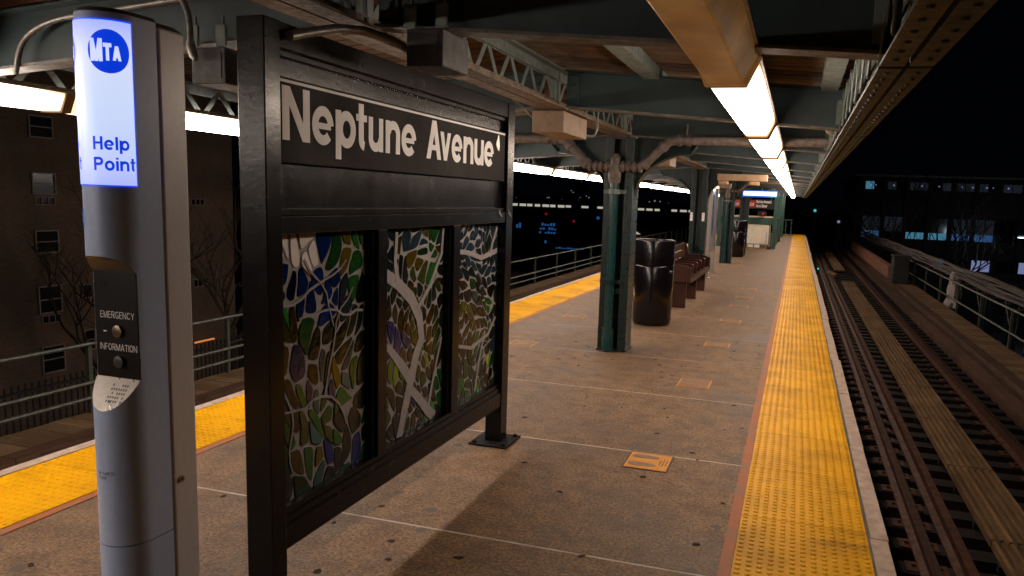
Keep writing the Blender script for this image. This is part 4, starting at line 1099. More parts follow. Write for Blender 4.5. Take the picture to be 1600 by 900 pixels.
# boxes under the canopy
def clampbox(name, lab, cat, x0, x1, y0, y1, z0, z1, mat, clamps=(), grp=None):
    t = thing(name, ((x0 + x1) / 2, (y0 + y1) / 2, z0), lab, cat, grp)
    MB().box(x0, x1, y0, y1, z0, z1).build('case', mat, t, .006)
    MB().box(x0 + .02, x1 - .02, y0 - .004, y0 - .0005, z0 + .02, z1 - .02).build('cover', mat, t, .001)
    for x, y in clamps:
        c = MB().box(x - .028, x + .028, y - .012, y, z1 + .002, z1 + .095).build('hanger', M_LATT, t, .01)
        m = MB(); m.tube([(x + .012, y - .006, z1 + .08), (x + .012, y - .006, z1 + .13)], .006, 6); m.build('bolt', M_LATT, c)
    return t
clampbox('speaker_cabinet', 'dark speaker cabinet clamped under the nearest roof beam, above the station sign', 'speaker', -1.545, -1.385, 2.86, 3.11, 2.1, 2.245, M_DARKBOX, ((-1.53, 2.868), (-1.39, 2.868)))
clampbox('dark_cabinet', 'dark cabinet hung from the roof beam between help point and station sign', 'cabinet', -2.6, -2.42, 2.86, 3.15, 2.04, 2.195, M_DARKBOX, ((-2.585, 2.868), (-2.44, 2.868)))
clampbox('junction_box', 'tan junction box under the centre girder beyond the station sign', 'box', -1.97, -1.72, 5.62, 6.28, 2.085, 2.245, M_BOX)
clampbox('junction_box', 'small tan junction box under the centre girder past the first column', 'box', -1.9, -1.68, 10.4, 10.95, 2.08, 2.22, M_BOX)
clampbox('junction_box', 'small tan box beside the top of the third column', 'box', -1.98, -1.6, 19.3, 19.5, 1.98, 2.1, M_BOX)
t = clampbox('camera_housing', 'long orange tan box hung across the platform by the second column', 'box', -1.47, -.57, 14.62, 14.8, 2.03, 2.15, M_BOX2)
for x in (-1.36, -.8):
    m = MB(); m.box(x - .09, x + .09, 14.64, 14.78, 1.955, 2.0295); m.build('camera_dome', M_BOX2, t, .02)
# conduits
m = MB(); m.tube([(-1.72, 2.35, 2.12), (-1.72, 2.5, 2.165), (-1.7, 2.62, 2.20), (-1.66, 2.74, 2.215), (-1.6, 2.85, 2.2), (-1.56, 2.95, 2.17)], .018, 10)
m.build('conduit', M_COND, label='bent grey conduit running to the dark speaker cabinet', cat='conduit', group='conduits under the canopy')
def arcpath(pts, n=5):
    P = [Vector(p) for p in pts]; out = []
    for i in range(len(P) - 1):
        p0, p1, p2, p3 = P[max(0, i - 1)], P[i], P[i + 1], P[min(len(P) - 1, i + 2)]
        for k in range(n):
            s = k / n; out.append(.5 * ((2 * p1) + (p2 - p0) * s + (2 * p0 - 5 * p1 + 4 * p2 - p3) * s * s + (3 * p1 - p0 - 3 * p2 + p3) * s ** 3))
    out.append(P[-1]); return out
t = thing('flexible_conduit', (-2.6, 2.8, 2.4), 'flexible silver cable loop with plug hanging right of the help point', 'conduit', 'conduits under the canopy')
m = MB(); m.tube(arcpath([(-2.72, 2.84, 2.50), (-2.64, 2.83, 2.43), (-2.575, 2.82, 2.33), (-2.565, 2.82, 2.215)]), .013, 10); m.build('hose', M_COND, t)
m = MB(); m.tube([(-2.565, 2.82, 2.215), (-2.562, 2.82, 2.19), (-2.55, 2.82, 2.15), (-2.535, 2.815, 2.135)], [.017, .02, .018, .01], 10); m.build('plug', M_COND, t)
m = MB(); m.tube(arcpath([(-3.66, 2.88, 2.1), (-3.6, 2.88, 2.25), (-3.42, 2.88, 2.335), (-3.1, 2.88, 2.37), (-2.4, 2.88, 2.43)]), .014, 10)
m.build('conduit', M_COND, label='grey conduit bending down the roof beam left of the help point', cat='conduit', group='conduits under the canopy')
m = MB(); m.tube(arcpath([(-1.99, 5.7, 2.2), (-2.05, 5.62, 2.28), (-2.12, 5.6, 2.33)]), .012, 8); m.tube(arcpath([(-1.73, 6.29, 2.12), (-1.69, 6.4, 2.13), (-1.67, 6.42, 2.2), (-1.67, 6.42, 2.33)]), .01, 8)
m.build('conduit', M_COND, label='thin conduit looping from the tan junction box to the girder', cat='conduit', group='conduits under the canopy')

# small bullet lamp on the outer girder
t = thing('spot_lamp', (.2, 6.6, 2.3), 'small shiny spot lamp on the right canopy edge girder', 'lamp')
m = MB(); m.tube([(.19, 6.5, 2.27), (.21, 6.62, 2.22), (.215, 6.66, 2.2)], [.045, .05, .03], 14); m.build('shade', M_STEEL, t)
MB().box(.18, .2, 6.5, 6.53, 2.3, 2.37).build('bracket', M_LATT, t)

# floor decals
def decal(x, y, lab, flip=False):
    t = thing('floor_decal', (x, y, .001), lab, 'floor marking', 'orange footprint markings on the platform')
    W, L = .28, .31
    m = MB(); m.box(x - W / 2, x + W / 2, y - L / 2, y + L / 2, .0005, .0022); m.build('border', M_DECALK if y < 6 else M_DECALO, t)
    m = MB(); m.box(x - W / 2 + .011, x + W / 2 - .011, y - L / 2 + .012, y + L / 2 - .012, .0023, .0042); m.build('sheet', M_DECALO if y < 6 else M_DECALW, t)
    s = -1 if flip else 1
    for yo in (-.068, .075):
        pts = []
        for i in range(24):
            a = 2 * math.pi * i / 24; u = math.cos(a); v = math.sin(a)
            pts.append((x + s * (-.03 + .088 * u), y + yo + v * (.036 - .008 * u + .004 * math.cos(2 * a))))
        if flip: pts = pts[::-1]
        m = MB(); m.prism(pts, lambda a, b: (a, b, .0043), lambda a, b: (a, b, .0054)); m.build('shoe_print', M_DECALB, t)
    for j in range(3):
        xx = x + s * (.074 + j * .019); ln = (.045, .068, .05)[j]
        m = MB()
        yy = y - ln
        while yy < y + ln:
            l = R.uniform(.008, .02); m.box(xx - .0045, xx + .0045, yy, min(yy + l, y + ln), .0043, .0052); yy += l + .005
        m.build('print_line', M_DECALB, t)
names = ['nearest orange footprint floor marking, by the second slab joint', 'second orange footprint floor marking on the right half of the platform', 'third footprint floor marking, level with the first column', 'fourth footprint floor marking, level with the litter bin', 'fifth footprint floor marking, beside the bench', 'sixth footprint floor marking, past the bench middle', 'seventh faint footprint floor marking, near the second column']
for (x, y), n_ in zip(((-.765, 4.56), (-.765, 6.80), (-.765, 8.82), (-.775, 10.75), (-.775, 12.4), (-.775, 13.6), (-.78, 15.1)), names): decal(x, y, n_)
decal(-2.78, 7.85, 'footprint floor marking left of the nearest column', True); decal(-2.8, 10.0, 'footprint floor marking on the left half, behind the nearest column', True)

# =================================================================== STAIR ENCLOSURE (far end)
t = thing('stair_enclosure', (-1.8, 30.2, 0), 'dark green stair enclosure with cream panels at the far end of the platform', 'enclosure')
MB().box(-2.78, -.82, 30.0, 30.08, .88, 1.14).build('green_rail', M_GREENP, t)
MB().box(-2.8, -.8, 29.97, 30.1, 1.142, 1.2).build('top_sill', M_CREAM, t)
for a, b in ((-2.76, -2.32), (-2.28, -1.88), (-1.84, -.98)):
    MB().box(a, b, 30.02, 30.06, .16, .878).build('cream_panel', M_CREAM, t)
for x in (-2.3, -1.86, -.94):
    MB().box(x - .018, x + .018, 30.0, 30.07, .0, .8785).build('frame_post', M_STEEL, t)
for a in (-1.72, -1.48):
    MB().box(a, a + .2, 29.98, 30.05, .02, .12).build('vent', M_WHITE, t)
MB().box(-1.95, -.98, 29.98, 30.07, .125, .155).build('kick_rail', M_STEEL, t)
for x in (-2.82, -.78):
    MB().box(x - .07, x + .07, 29.92, 30.15, .001, 2.05).build('corner_post', M_GREENP, t)
    MB().box(x - .03, x + .03, 30.16, 42, .001, 1.1).build('side_wall', M_GREENP, t)
MB().box(-1.06, -1.03, 29.6, 29.63, .001, .62).build('gate_rod', M_STEEL, t)
MB().box(-1.0, -.86, 29.5, 29.9, .001, .08).build('threshold', M_DKSTEEL, t)
for y in (36.0, 42.2):
    q = thing('stair_post', (-.75, y, 0), f'green post on the right side of the stairs, {"nearer" if y < 40 else "farther"}', 'column', 'posts beside the stairs')
    MB().box(-.83, -.67, y, y + .3, .001, 2.15).build('shaft', M_GREENP, q); MB().box(-.87, -.63, y - .03, y + .33, .001, .02).build('base_plate', M_GREENP, q)
# signs at the stairs
q = thing('exit_sign', (-1.6, 29.4, 1.5), 'dark hanging sign with red exit panels and street names over the stairs', 'sign')
MB().box(-2.5, -.86, 29.4, 29.44, 1.46, 1.82).build('panel', M_NAME, q)
for x0, x1 in ((-2.26, -2.04), (-1.72, -1.5)):
    r_ = MB().box(x0, x1, 29.385, 29.3995, 1.5, 1.78).build('red_panel', M_REDP, q)
    m = MB(); text(m, 'Exit', .12, .2, lambda a, b, d: (x0 + .015 + a, 29.3845 - d, 1.57 + b), sx=.55, depth=.001); m.build('lettering', M_WHITE, r_)
m = MB(); text(m, 'Neptune Avenue &', .105, .2, lambda a, b, d: (-1.48 + a, 29.3985 - d, 1.68 + b), sx=.43, depth=.001)
text(m, 'West 6 Street', .105, .2, lambda a, b, d: (-1.48 + a, 29.3985 - d, 1.52 + b), sx=.43, depth=.001); m.build('lettering', M_WHITE, q)
for x in (-2.4, -.95): MB().box(x - .01, x + .01, 29.41, 29.43, 1.821, 2.2).build('hanger', M_STEEL, q)
q = thing('clock_box', (-1.25, 29.7, 1.2), 'small dark box with a red lamp on the stair sill', 'box')
MB().box(-1.42, -1.12, 29.7, 29.9, 1.205, 1.4).build('case', M_DKSTEEL, q)
m = MB(); m.tube([(-1.22, 29.69, 1.3), (-1.22, 29.699, 1.3)], .035, 10); m.build('lamp', M_RED, q)
q = thing('blue_sign', (-1.3, 27.0, 1.95), 'glowing blue white light box hanging across the platform', 'sign')
MB().box(-1.84, -.70, 27.0, 27.12, 1.865, 2.1).build('case', M_BLUESIGN2, q)
MB().box(-1.80, -.72, 26.985, 26.999, 1.915, 2.055).build('face', M_BLUESIGN, q)
for x in (-1.75, -1.2, -.8): MB().box(x - .008, x + .008, 27.05, 27.07, 2.1005, 2.18).build('hanger', M_STEEL, q)
# end-of-platform railing and green signal
q = thing('end_gate', (-.6, 46.6, 0), 'dark green end gate across the platform tip', 'gate')
for x in (-.9, -.6, -.3): MB().box(x - .03, x + .03, 46.55, 46.6, .005, .8).build('bar', M_GREENP, q)
MB().box(-.94, -.26, 46.56, 46.59, .801, .86).build('top_rail', M_GREENP, q)

# =================================================================== RAILINGS
def railing(x, y0, y1, base, lab, heights, pitch, thin=None, r=.024):
    t = thing('railing', (x, y0, base), lab, 'railing', 'walkway railings beside the tracks')
    y = y0
    while y <= y1:
        m = MB(); m.box(x - .025, x + .025, y - .025, y + .025, base, base + max(heights)); m.build('post', M_PIPEG, t); y += pitch
    for h in heights:
        m = MB(); m.tube([(x + (.03 if x < 0 else -.03), y0 - .3, base + h - .02), (x + (.03 if x < 0 else -.03), (y0 + y1) / 2, base + h - .03), (x + (.03 if x < 0 else -.03), y1 + .3, base + h - .02)], r, 8); m.build('rail', M_PIPEG, t)
    return t
railing(-7.78, 2.2, 60, -1.3, 'green pipe railing along the walkway beyond the left track', (1.04, .58, .40), 2.3)
railing(4.32, 6.5, 32, -1.3, 'green pipe railing along the walkway right of the right track', (1.02, .55), 2.75)
# cable bundle on the right railing
t = thing('cable_bundle', (4.5, 20, -.2), 'thick bundle of signal cables slung along the right railing', 'cables')
for i in range(9):
    a = R.uniform(0, 6.28); x0 = 4.46 + R.uniform(-.03, .16); z0 = -.28 + i * .038 + R.uniform(-.02, .02); r = R.choice([.014, .02, .028, .035]) if i != 8 else .05
    pts = []; y = 6.0
    while y < 66:
        pts.append((x0 + .014 * math.sin(y * .5 + a), y, z0 + .016 * math.sin(y * 1.1 + a * 2) + R.uniform(-.008, .008))); y += .8
    m = MB(); m.tube(pts, r, 6); m.build('cable', M_CABLE, t)
y = 8.0; ca = MB()
while y < 60:
    ca.box(4.4, 4.68, y, y + .03, -.36, -.335); ca.box(4.66, 4.68, y, y + .03, -.334, .05); y += 1.1
ca.build('cable_rack', M_CABLE, t, kind='stuff')
for y, x in ((19.6, 4.85), (21.8, 4.85), (26.0, 4.9)):
    q = thing('steel_post', (x, y, -8.5), {19.6: 'wide dark green steel post outside the right railing, nearest', 21.8: 'middle dark green steel post outside the right railing', 26.0: 'farthest dark green steel post outside the right railing'}[y], 'post', 'posts outside the right railing')
    MB().box(x - .11, x + .11, y, y + .02, -8.49, .02).build('flange', M_GREEN, q); MB().box(x - .01, x + .01, y + .0205, y + .2, -8.49, .0).build('web', M_GREEN, q); MB().box(x - .11, x + .11, y + .2005, y + .22, -8.49, .02).build('flange', M_GREEN, q)
# drooping wires
for i in range(5):
    y = 12 + i * 2.9; q = thing('loose_cable', (4.5, y, -.3), 'loose cable drooping below the bundle on the right railing', 'cable', 'loose cables on the right railing')
    m = MB(); m.tube(arcpath([(4.5, y, -.25), (4.55, y + .2, -.7), (4.58, y + .5, -.95), (4.53, y + .9, -.6), (4.5, y + 1.1, -.26)]), .012, 6); m.build('wire', M_CABLE, q)
q = thing('plastic_sheet', (4.75, 25.2, -1.0), 'pale crumpled plastic sheet wrapped on the right railing', 'sheet')
m = MB(); n = 14; vs = []; fs = []; rows = 9
for i in range(rows):
    z = -1.2 + i * .14
    for k in range(n):
        a = 2 * math.pi * k / n; rr = (.22 - .013 * i) * (1 + .28 * math.sin(k * 2.3 + i * 1.1) * R.uniform(.6, 1)); vs.append((4.62 + rr * math.cos(a), 25.2 + rr * 1.5 * math.sin(a), z))
for i in range(rows - 1):
    for k in range(n): fs.append((i * n + k, i * n + (k + 1) % n, (i + 1) * n + (k + 1) % n, (i + 1) * n + k))
m.add(vs, fs, True); m.build('folds', M_SHEET, q)
# rust barrier beside the track + dark cabinet
q = thing('barrier_wall', (3.8, 40, -1.1), 'rust red low wall beside the right track in the distance', 'barrier')
for i in range(7):
    y = 33.0 + i * 3.2; MB().box(3.60, 3.72, y, y + 3.17, -1.1, -.62).build('panel', M_BARR, q)
    MB().box(3.56, 3.76, y, y + 3.17, -.618, -.57).build('coping', M_BARR, q)
q = thing('relay_cabinet', (3.9, 31, -1.1), 'dark relay cabinet at the near end of the rust red wall', 'cabinet')
MB().box(3.55, 4.1, 30.9, 31.8, -1.09, -.12).build('case', M_DKSTEEL, q, .02); MB().box(3.52, 4.13, 30.88, 31.82, -.118, -.06).build('lid', M_DKSTEEL, q); MB().box(3.6, 4.05, 30.885, 30.8985, -1.0, -.2).build('door', M_DKSTEEL, q)
q = thing('marker_stub', (1.62, 33.0, -1.2), 'pair of pale round markers at the end of the slatted walkway', 'marker')
for dy in (0, .9):
    m = MB(); m.lathe([(.01, -1.01), (.1, -1.03), (.15, -1.1), (.14, -1.18), (.06, -1.2), (.06, -1.27)], 1.62 + dy * -.1, 33.0 + dy, 16); m.build('knob', M_SLAT, q)
# signals
for (x, y, z, mt, lab) in ((1.2, 60, 1.36, M_CYAN, 'cyan railway signal glowing far down the right track'), (2.9, 60, .62, M_WINP, 'white railway lamp far off beside the right track'), (1.0, 34, -.95, M_CYAN, 'tiny cyan marker lamp low beside the right track')):
    q = thing('signal_lamp', (x, y, z), lab, 'signal', 'signal lamps down the line')
    m = MB(); m.tube([(x, y, z), (x, y + .02, z)], .11 if y > 50 else .04, 12); m.build('lens', mt, q)
    m = MB(); m.box(x - .16, x + .16, y + .021, y + .25, z - .2, z + .2) if y > 50 else m.box(x - .06, x + .06, y + .021, y + .1, z - .3, z + .06); m.build('housing', M_DKSTEEL, q)
    if y > 50: MB().box(x - .05, x + .05, y + .1, y + .2, -1.2, z - .201).build('mast', M_DKSTEEL, q)

# =================================================================== LEFT BACKGROUND
def brick_mat():
    m, nt, p = nodes('dark_brick')
    b = nt.nodes.new('ShaderNodeTexBrick'); v = wpos(nt)
    sep = nt.nodes.new('ShaderNodeSeparateXYZ'); nt.links.new(v, sep.inputs[0]); cb = nt.nodes.new('ShaderNodeCombineXYZ')
    nt.links.new(sep.outputs[1], cb.inputs[0]); nt.links.new(sep.outputs[2], cb.inputs[1]); nt.links.new(cb.outputs[0], b.inputs['Vector'])
    b.inputs['Scale'].default_value = 4.0; b.inputs['Color1'].default_value = (.16, .11, .085, 1); b.inputs['Color2'].default_value = (.11, .078, .062, 1); b.inputs['Mortar'].default_value = (.2, .16, .13, 1)
    n = noise(nt, v, .5, 5)
    c = mix(nt, 1.0, b.outputs[0], ramp(nt, n, [(.3, (.6,) * 3), (.7, (1, 1, 1))]), 'MULTIPLY')
    nt.links.new(c, p.inputs['Base Color']); p.inputs['Roughness'].default_value = .85
    return m
M_BRICK = brick_mat()
BX = -28.0
bl = thing('apartment_building', (BX, 17, -8.5), 'tall dark brick apartment building left of the left track', 'building')
MB().box(BX - 14, BX, -10, 33.4, -8.49, 16).build('wall', M_BRICK, bl)
MB().box(BX - 14.1, BX + .1, -10.1, 33.5, 16.001, 16.4).build('parapet', M_BRICK, bl)
def lwin(y0, y1, z0, z1, bar=True):
    f = MB(); f.box(BX + .002, BX + .08, y0 - .05, y0, z0 - .05, z1 + .05); f.box(BX + .002, BX + .08, y1, y1 + .05, z0 - .05, z1 + .05)
    f.box(BX + .002, BX + .08, y0 + .001, y1 - .001, z1, z1 + .05); f.box(BX + .002, BX + .1, y0 + .001, y1 - .001, z0 - .05, z0)
    if bar: f.box(BX + .002, BX + .07, y0 + .001, y1 - .001, (z0 + z1) / 2 - .02, (z0 + z1) / 2 + .02)
    wf = f.build('window', M_WFRAME, bl)
    MB().box(BX + .003, BX + .03, y0 + .0015, y1 - .0015, z0 + .001, z1 - .001).build('pane', M_GLASSD, wf)
def lgrille(y0, y1, z0, z1):
    f = MB(); f.box(BX + .002, BX + .06, y0, y1, z0, z0 + .03); f.box(BX + .002, BX + .06, y0, y1, z1 - .03, z1)
    for k in range(4): yy = y0 + k * (y1 - y0 - .03) / 3; f.box(BX + .002, BX + .06, yy, yy + .03, z0 + .0305, z1 - .0305)
    wf = f.build('air_vent', M_WFRAME, bl); MB().box(BX + .003, BX + .02, y0 + .031, y1 - .031, z0 + .031, z1 - .031).build('grille', M_GLASSD, wf)
for k, (za, zc) in enumerate(((3.2, 3.95), (1.05, 1.8), (-1.22, -.42), (-3.6, -2.6), (-6.0, -5.0))):
    lwin(22.4, 23.3, za, zc); lwin(16.0, 16.9, za, zc)
    if k in (1, 3): lgrille(22.45, 23.3, za - .45, za - .12)
lwin(24.3, 24.7, -3.2, -2.7, False); lwin(24.3, 24.75, -5.4, -4.6)
lgrille(30.45, 31.35, .6, .92); lgrille(30.45, 31.35, -3.4, -3.0)
# wall lamp strip with orange glow
q = thing('wall_lamp', (BX + .1, 31, -6.1), 'orange lamp strip low on the brick apartment building', 'lamp')
MB().box(BX + .1, BX + .2, 30.3, 31.6, -6.15, -6.08).build('lens', M_ORANGE, q); MB().box(BX + .02, BX + .1, 30.25, 31.65, -6.2, -6.05).build('bracket', M_DKSTEEL, q)
for yy, zz, en in ((24, -2.5, 190), (31.5, -3.0, 120)):  # point lights and their lamp posts, added to brighten the brick wall
    ld = bpy.data.lights.new('wall_fill', 'POINT'); ld.energy = en; ld.color = (1, .62, .38); ld.shadow_soft_size = .3
    lo_ = bpy.data.objects.new('wall_fill', ld); COL.objects.link(lo_); lo_.location = (-19.5, yy, zz)
    q = thing('street_lamp', (-19.5, yy, -8.5), 'added street lamp between the left track and the brick building', 'street lamp', 'added street lamps left of the station')
    m = MB(); m.tube([(-19.0, yy, -8.49), (-19.0, yy, zz + .35), (-19.2, yy, zz + .5), (-19.6, yy, zz + .5)], .05, 8); m.build('pole', M_DKSTEEL, q)
    MB().box(-19.8, -19.2, yy - .15, yy + .15, zz + .38, zz + .44).build('lamp_head', M_DKSTEEL, q)
# picket fence on a low wall
q = thing('picket_fence', (-16, 20, -5), 'dark iron picket fence below the brick building', 'fence')
MB().box(-16.15, -15.9, 8, 45, -8.49, -4.2).build('base_wall', M_FASCIA, q)
pk = MB(); y = 9
while y < 44: pk.box(-16.03, -16.0, y, y + .03, -4.199, -2.9); y += .16
pk.build('picket', M_DKSTEEL, q, kind='stuff'); MB().box(-16.06, -15.97, 8, 45, -3.1, -3.05).build('rail', M_DKSTEEL, q)
# bare trees
def tree(x, y, h, seed, lab, grp, spread=1.0):
    r = random.Random(seed); t = thing('bare_tree', (x, y, -8.5), lab, 'tree', grp)
    trunk = MB(); br = MB(); z0 = -8.49
    trunk.tube([(x, y, z0), (x + .1, y, z0 + h * .2), (x, y + .1, z0 + h * .42)], [.22, .17, .13], 8); trunk.build('trunk', M_BARK, t)
    def grow(p, d, L, rad, lv):
        pts = [p]; q = p.copy(); dd = d.copy()
        for i in range(3):
            dd = (dd + Vector((r.uniform(-.25, .25), r.uniform(-.25, .25), r.uniform(-.05, .25)))).normalized(); q = q + dd * L / 3; pts.append(q.copy())
        br.tube(pts, [rad, rad * .85, rad * .7, rad * .5], 4, False)
        if lv == 0: return
        for k in range(r.choice((2, 3, 3)) + (lv > 3)):
            a = pts[r.choice((1, 2, 3, 3))]; nd = (dd + Vector((r.uniform(-1, 1), r.uniform(-1, 1), r.uniform(-.2, .7))) * spread).normalized(); grow(a, nd, L * r.uniform(.6, .8), rad * .55, lv - 1)
    for k in range(4): grow(Vector((x, y, z0 + h * (.3 + .04 * k))), Vector((r.uniform(-1, 1), r.uniform(-1, 1), 1.3)).normalized(), h * .26, .1, 4)
    br.build('branches', M_BARK, t)
tree(-22, 20.6, 9.5, 4, 'bare tree in front of the brick wall left of the help point', 'bare trees left of the station')
tree(-23, 27.2, 9.5, 9, 'bare tree seen between help point and station sign', 'bare trees left of the station')
tree(-24, 23.2, 8.5, 14, 'bare tree behind the help point before the brick wall', 'bare trees left of the station')
# far skyline, train, billboard
q = thing('distant_train', (-47, 200, -1), 'distant train with a row of lit windows on a far viaduct', 'train')
MB().box(-85, -22, 200.3, 203, -2.2, 1.2).build('carriages', M_DKSTEEL, q)
x = -84
while x < -23:
    if R.random() < .88: MB().box(x, x + R.uniform(1.2, 1.9), 200.1, 200.29, -.95 if x < -60 else -.85, -.3).build('window', M_TRAIN, q)
    x += 2.2
MB().box(-120, 0, 200.2, 204, -4, -2.21).build('viaduct', M_DKSTEEL, q)
q = thing('distant_tower', (-112, 400, -8.5), 'far skyscraper with a spire on the dark skyline', 'tower')
MB().box(-115, -109, 400, 406, -8, 10).build('shaft', M_DKSTEEL, q); m = MB(); m.tube([(-112, 403, 10), (-112, 403, 18)], [.6, .1], 6); m.build('spire', M_WINW, q)
for i in range(16): MB().box(-115 + R.uniform(0, 5.5), -115 + 6, 399.8, 399.95, 0, .1) if False else None
wn = MB()
for i in range(34):
    x_ = R.uniform(-150, -60); z_ = R.uniform(-2, 6 if -118 < x_ < -104 else 2); wn.box(x_, x_ + R.uniform(.3, .8), 399.7, 399.9, z_, z_ + R.uniform(.3, .6))
wn.build('skyline_lights', M_WINW2, kind='stuff')
q = thing('distant_block', (-100, 402, -8.5), 'low dark city blocks on the far skyline', 'buildings')
for a, b, h_ in ((-150, -130, 1), (-128, -118, 4), (-106, -92, 2), (-88, -60, 0)): MB().box(a, b, 402, 410, -8, h_).build('block', M_DKSTEEL, q)
q = thing('led_billboard', (-42, 110, -4), 'blue lit signs and lamps below the far railing', 'sign')
for (x, z, w_, h_) in ((-40.6, -3.1, 1.3, .8), (-37.0, -2.6, 3.0, .45), (-36.8, -3.2, 3.3, .4), (-36.9, -3.75, 3.0, .35), (-36.0, -5.2, 1.0, .4), (-34.2, -5.9, 4.5, .25)):
    n_ = max(2, int(w_ / .45))
    f = MB()
    for i in range(n_):
        if R.random() < .85: f.box(x + i * .45, x + i * .45 + .3, 110, 110.1, z, z + h_ * R.uniform(.5, 1))
    f.build('led_row', M_LEDB, q)
MB().box(-41, -29, 110.11, 111, -8.49, -2).build('board', M_DKSTEEL, q)
for i, (x, y, z, mt, lab) in enumerate(((-62, 190, -2.6, M_RED, 'red lamp low in the dark beyond the left track'), (-54.5, 190, -4.2, M_RED, 'second red lamp beyond the left track'), (-34, 150, -1.9, M_WINP, 'bright white lamp below the distant train'), (-38, 150, -2.1, M_LEDB, 'blue lamp below the distant train'))):
    q = thing('distant_lamp', (x, y, z), lab, 'lamp', 'lamps in the dark beyond the left track'); m = MB(); m.tube([(x, y, z), (x, y + .1, z)], .35, 8); m.build('lens', mt, q); MB().box(x - .1, x + .1, y + .11, y + .3, -8.49, z).build('pole', M_DKSTEEL, q)
q = thing('far_shed', (-33, 150, -8.5), 'low shed with two lit gables beyond the left track', 'shed')
MB().box(-40, -24, 152, 160, -8.49, -4.4).build('wall', M_DKSTEEL, q)
for x in (-33.5, -30.5, -36):
    m = MB(); m.prism([(x - .9, -5.0), (x + .9, -5.0), (x, -4.45)], lambda a, b: (a, 151.5, b), lambda a, b: (a, 151.9, b)); m.build('gable', M_TRAIN if x > -36 else M_WINW, q)

# =================================================================== RIGHT BACKGROUND
RB = thing('office_building', (25, 70, -8.5), 'dark office building with bluish lit windows right of the tracks', 'building')
MB().box(4.6, 60, 70.5, 90, -8.49, 4.35).build('wall', M_RBLDG, RB)
MB().box(4.4, 60.2, 70.2, 90.2, 4.351, 4.5).build('roof_edge', M_WFRAME, RB)
bay = 1.72
rr = random.Random(12)
for i in range(24):
    x = 5.3 + i * bay
    MB().box(x + 1.42, x + 1.72, 70.2, 70.499, -8.4, 4.35).build('pilaster', M_RBLDG, RB)
    # ribbon row
    rows = [(3.3, 3.95, 'top'), (-.72, 1.05, 'mid'), (-3.15, -2.25, 'low')]
    for z0, z1, kd in rows:
        fr = MB(); fr.box(x, x + 1.4, 70.4, 70.499, z0 - .06, z0); fr.box(x, x + 1.4, 70.4, 70.499, z1, z1 + .06); fr.box(x + .68, x + .72, 70.4, 70.499, z0 + .001, z1 - .001)
        wf = fr.build('window', M_RBLDG, RB)
        for h_ in (0, 1):
            xa = x + .01 + h_ * .72; xb = xa + .66
            if kd == 'top':
                mt = M_WINC if (i == 0 and h_ == 0) else (M_WINW if rr.random() < .6 else M_GLASSD)
                MB().box(xa, xb, 70.45, 70.495, z0 + .002, z1 - .002).build('pane', mt, wf)
                if rr.random() < .5: m = MB(); xx = rr.uniform(xa + .1, xb - .1); m.tube([(xx, 70.4, z1 - .3), (xx, 70.44, z1 - .3)], .07, 8); m.build('ceiling_lamp', M_WINP, wf)
            elif kd == 'mid':
                lit = i in (0, 2, 3, 4, 5); up_ = i in (4, 5)
                MB().box(xa, xb, 70.45, 70.495, z0 + .55, z1 - .002).build('pane', M_WINW if (up_ or i in (0, 1)) else M_GLASSD, wf)
                MB().box(xa, xb, 70.45, 70.495, z0 + .002, z0 + .545).build('pane', (M_WINC if i in (2, 3) else M_WINB) if lit else M_GLASSD, wf)
            else:
                lit = (i == 3 and h_ == 1) or (i == 5) or (i == 7 and h_ == 0) or (i == 4 and h_ == 0 and False)
                MB().box(xa, xb, 70.45, 70.495, z0 + .002, z1 - .002).build('pane', (M_WINP if i in (5, 7) else M_WINB) if lit else M_GLASSD, wf)
# lot lamp
q = thing('street_lamp', (15.7, 58, -8.5), 'tall lot lamp with a bright white head at the right edge', 'street lamp')
m = MB(); m.tube([(15.7, 58, -8.49), (15.7, 58, .1), (15.4, 58, .25), (14.9, 58, .25)], .07, 8); m.build('pole', M_DKSTEEL, q)
MB().box(14.05, 14.85, 57.85, 58.15, .12, .22).build('lamp_head', M_DKSTEEL, q); MB().box(14.1, 14.6, 57.88, 58.12, .08, .119).build('lens', M_STREET, q)
ld = bpy.data.lights.new('lot_light', 'POINT'); ld.energy = 150; ld.color = (.75, .85, 1); ld.shadow_soft_size = .25
lo_ = bpy.data.objects.new('lot_light', ld); COL.objects.link(lo_); lo_.location = (14.35, 57.5, -.3)
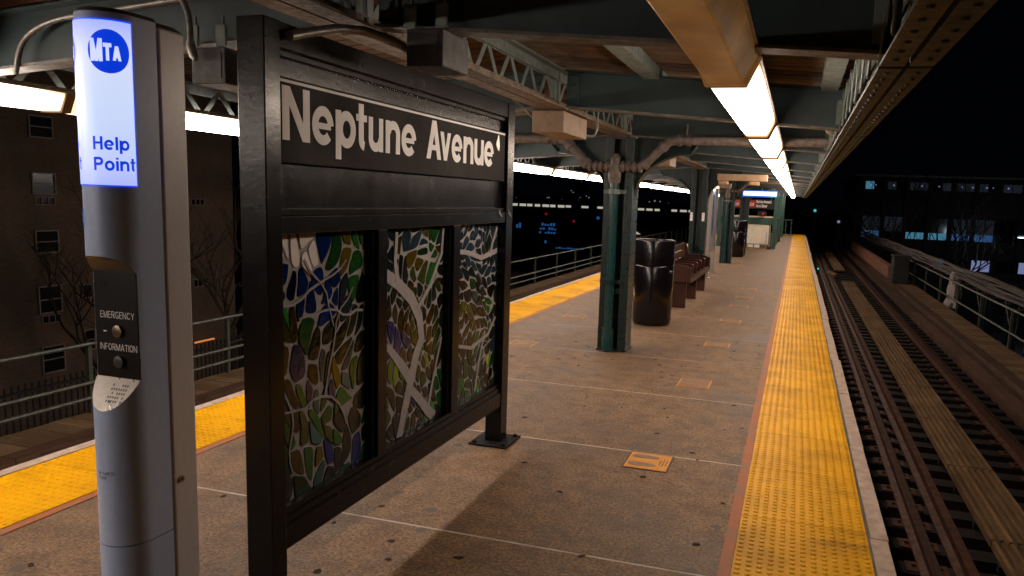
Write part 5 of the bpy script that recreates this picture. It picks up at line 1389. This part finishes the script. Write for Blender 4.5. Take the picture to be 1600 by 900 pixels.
# parked vehicles
def car(x, y, rot, mat, lab, van=False):
    t = thing('parked_car', (x, y, -8.49), lab, 'car', 'cars parked in the lot')
    L, W = 4.5, 1.8
    hh = 2.1 if van else 1.45
    body = [(-2.2, .35), (2.2, .35), (2.25, .75), (1.3, .92), (-2.1, .95), (-2.25, .7)]
    cab = [(-2.05 if van else -1.7, .955), (1.25 if van else .95, .955), (.75 if van else .35, hh), (-1.95 if van else -1.2, hh)]
    def P(poly, w0, nm, mt, w1=None):
        m = MB(); m.prism(poly, lambda a, b: (a, -w0, b), lambda a, b: (a, w0, b)); o = m.build(nm, mt, None, .05); o.parent = t; return o
    P(body, W / 2, 'body', mat); P(cab, W / 2 - .14, 'cabin', mat)
    gl = [(p[0] * .93, .985 + (p[1] - .955) * .82) for p in cab]; P(gl, W / 2 - .128, 'side_window', M_GLASSD)
    for sx in (-1.35, 1.35):
        for sy in (-.82, .82):
            m = MB(); m.tube([(sx, sy - .1, .33), (sx, sy + .1, .33)], .33, 16); o = m.build('wheel', M_TYRE, None); o.parent = t
    for sy in (-.6, .6):
        m = MB(); m.box(2.2, 2.27, sy - .2, sy + .2, .62, .76); o = m.build('headlight', M_STEEL, None); o.parent = t
        m = MB(); m.box(-2.28, -2.2, sy - .2, sy + .2, .7, .84); o = m.build('tail_light', M_REDP, None); o.parent = t
    t.rotation_euler = (0, 0, rot)
car(11.5, 62.5, 1.2, M_CARW, 'white car parked nearest the rails in the lot'); car(14.6, 64, 1.35, M_CARD, 'dark car parked beside the white car'); car(17.6, 63.0, 1.25, M_CARW, 'white van parked under the lot lamp', True); car(20.5, 64, 1.2, M_CARD, 'dark van parked at the right edge of the lot', True); car(12.6, 55, .2, M_CARW, 'white car crossing in front of the parked cars')
tree(6.8, 52, 13, 21, 'bare tree before the left end of the office building', 'bare trees right of the tracks', .9)
tree(10.6, 57, 12.5, 33, 'second bare tree before the lit office windows', 'bare trees right of the tracks', .9)
tree(4.2, 66, 12, 40, 'small bare tree left of the office building', 'bare trees right of the tracks', .9)
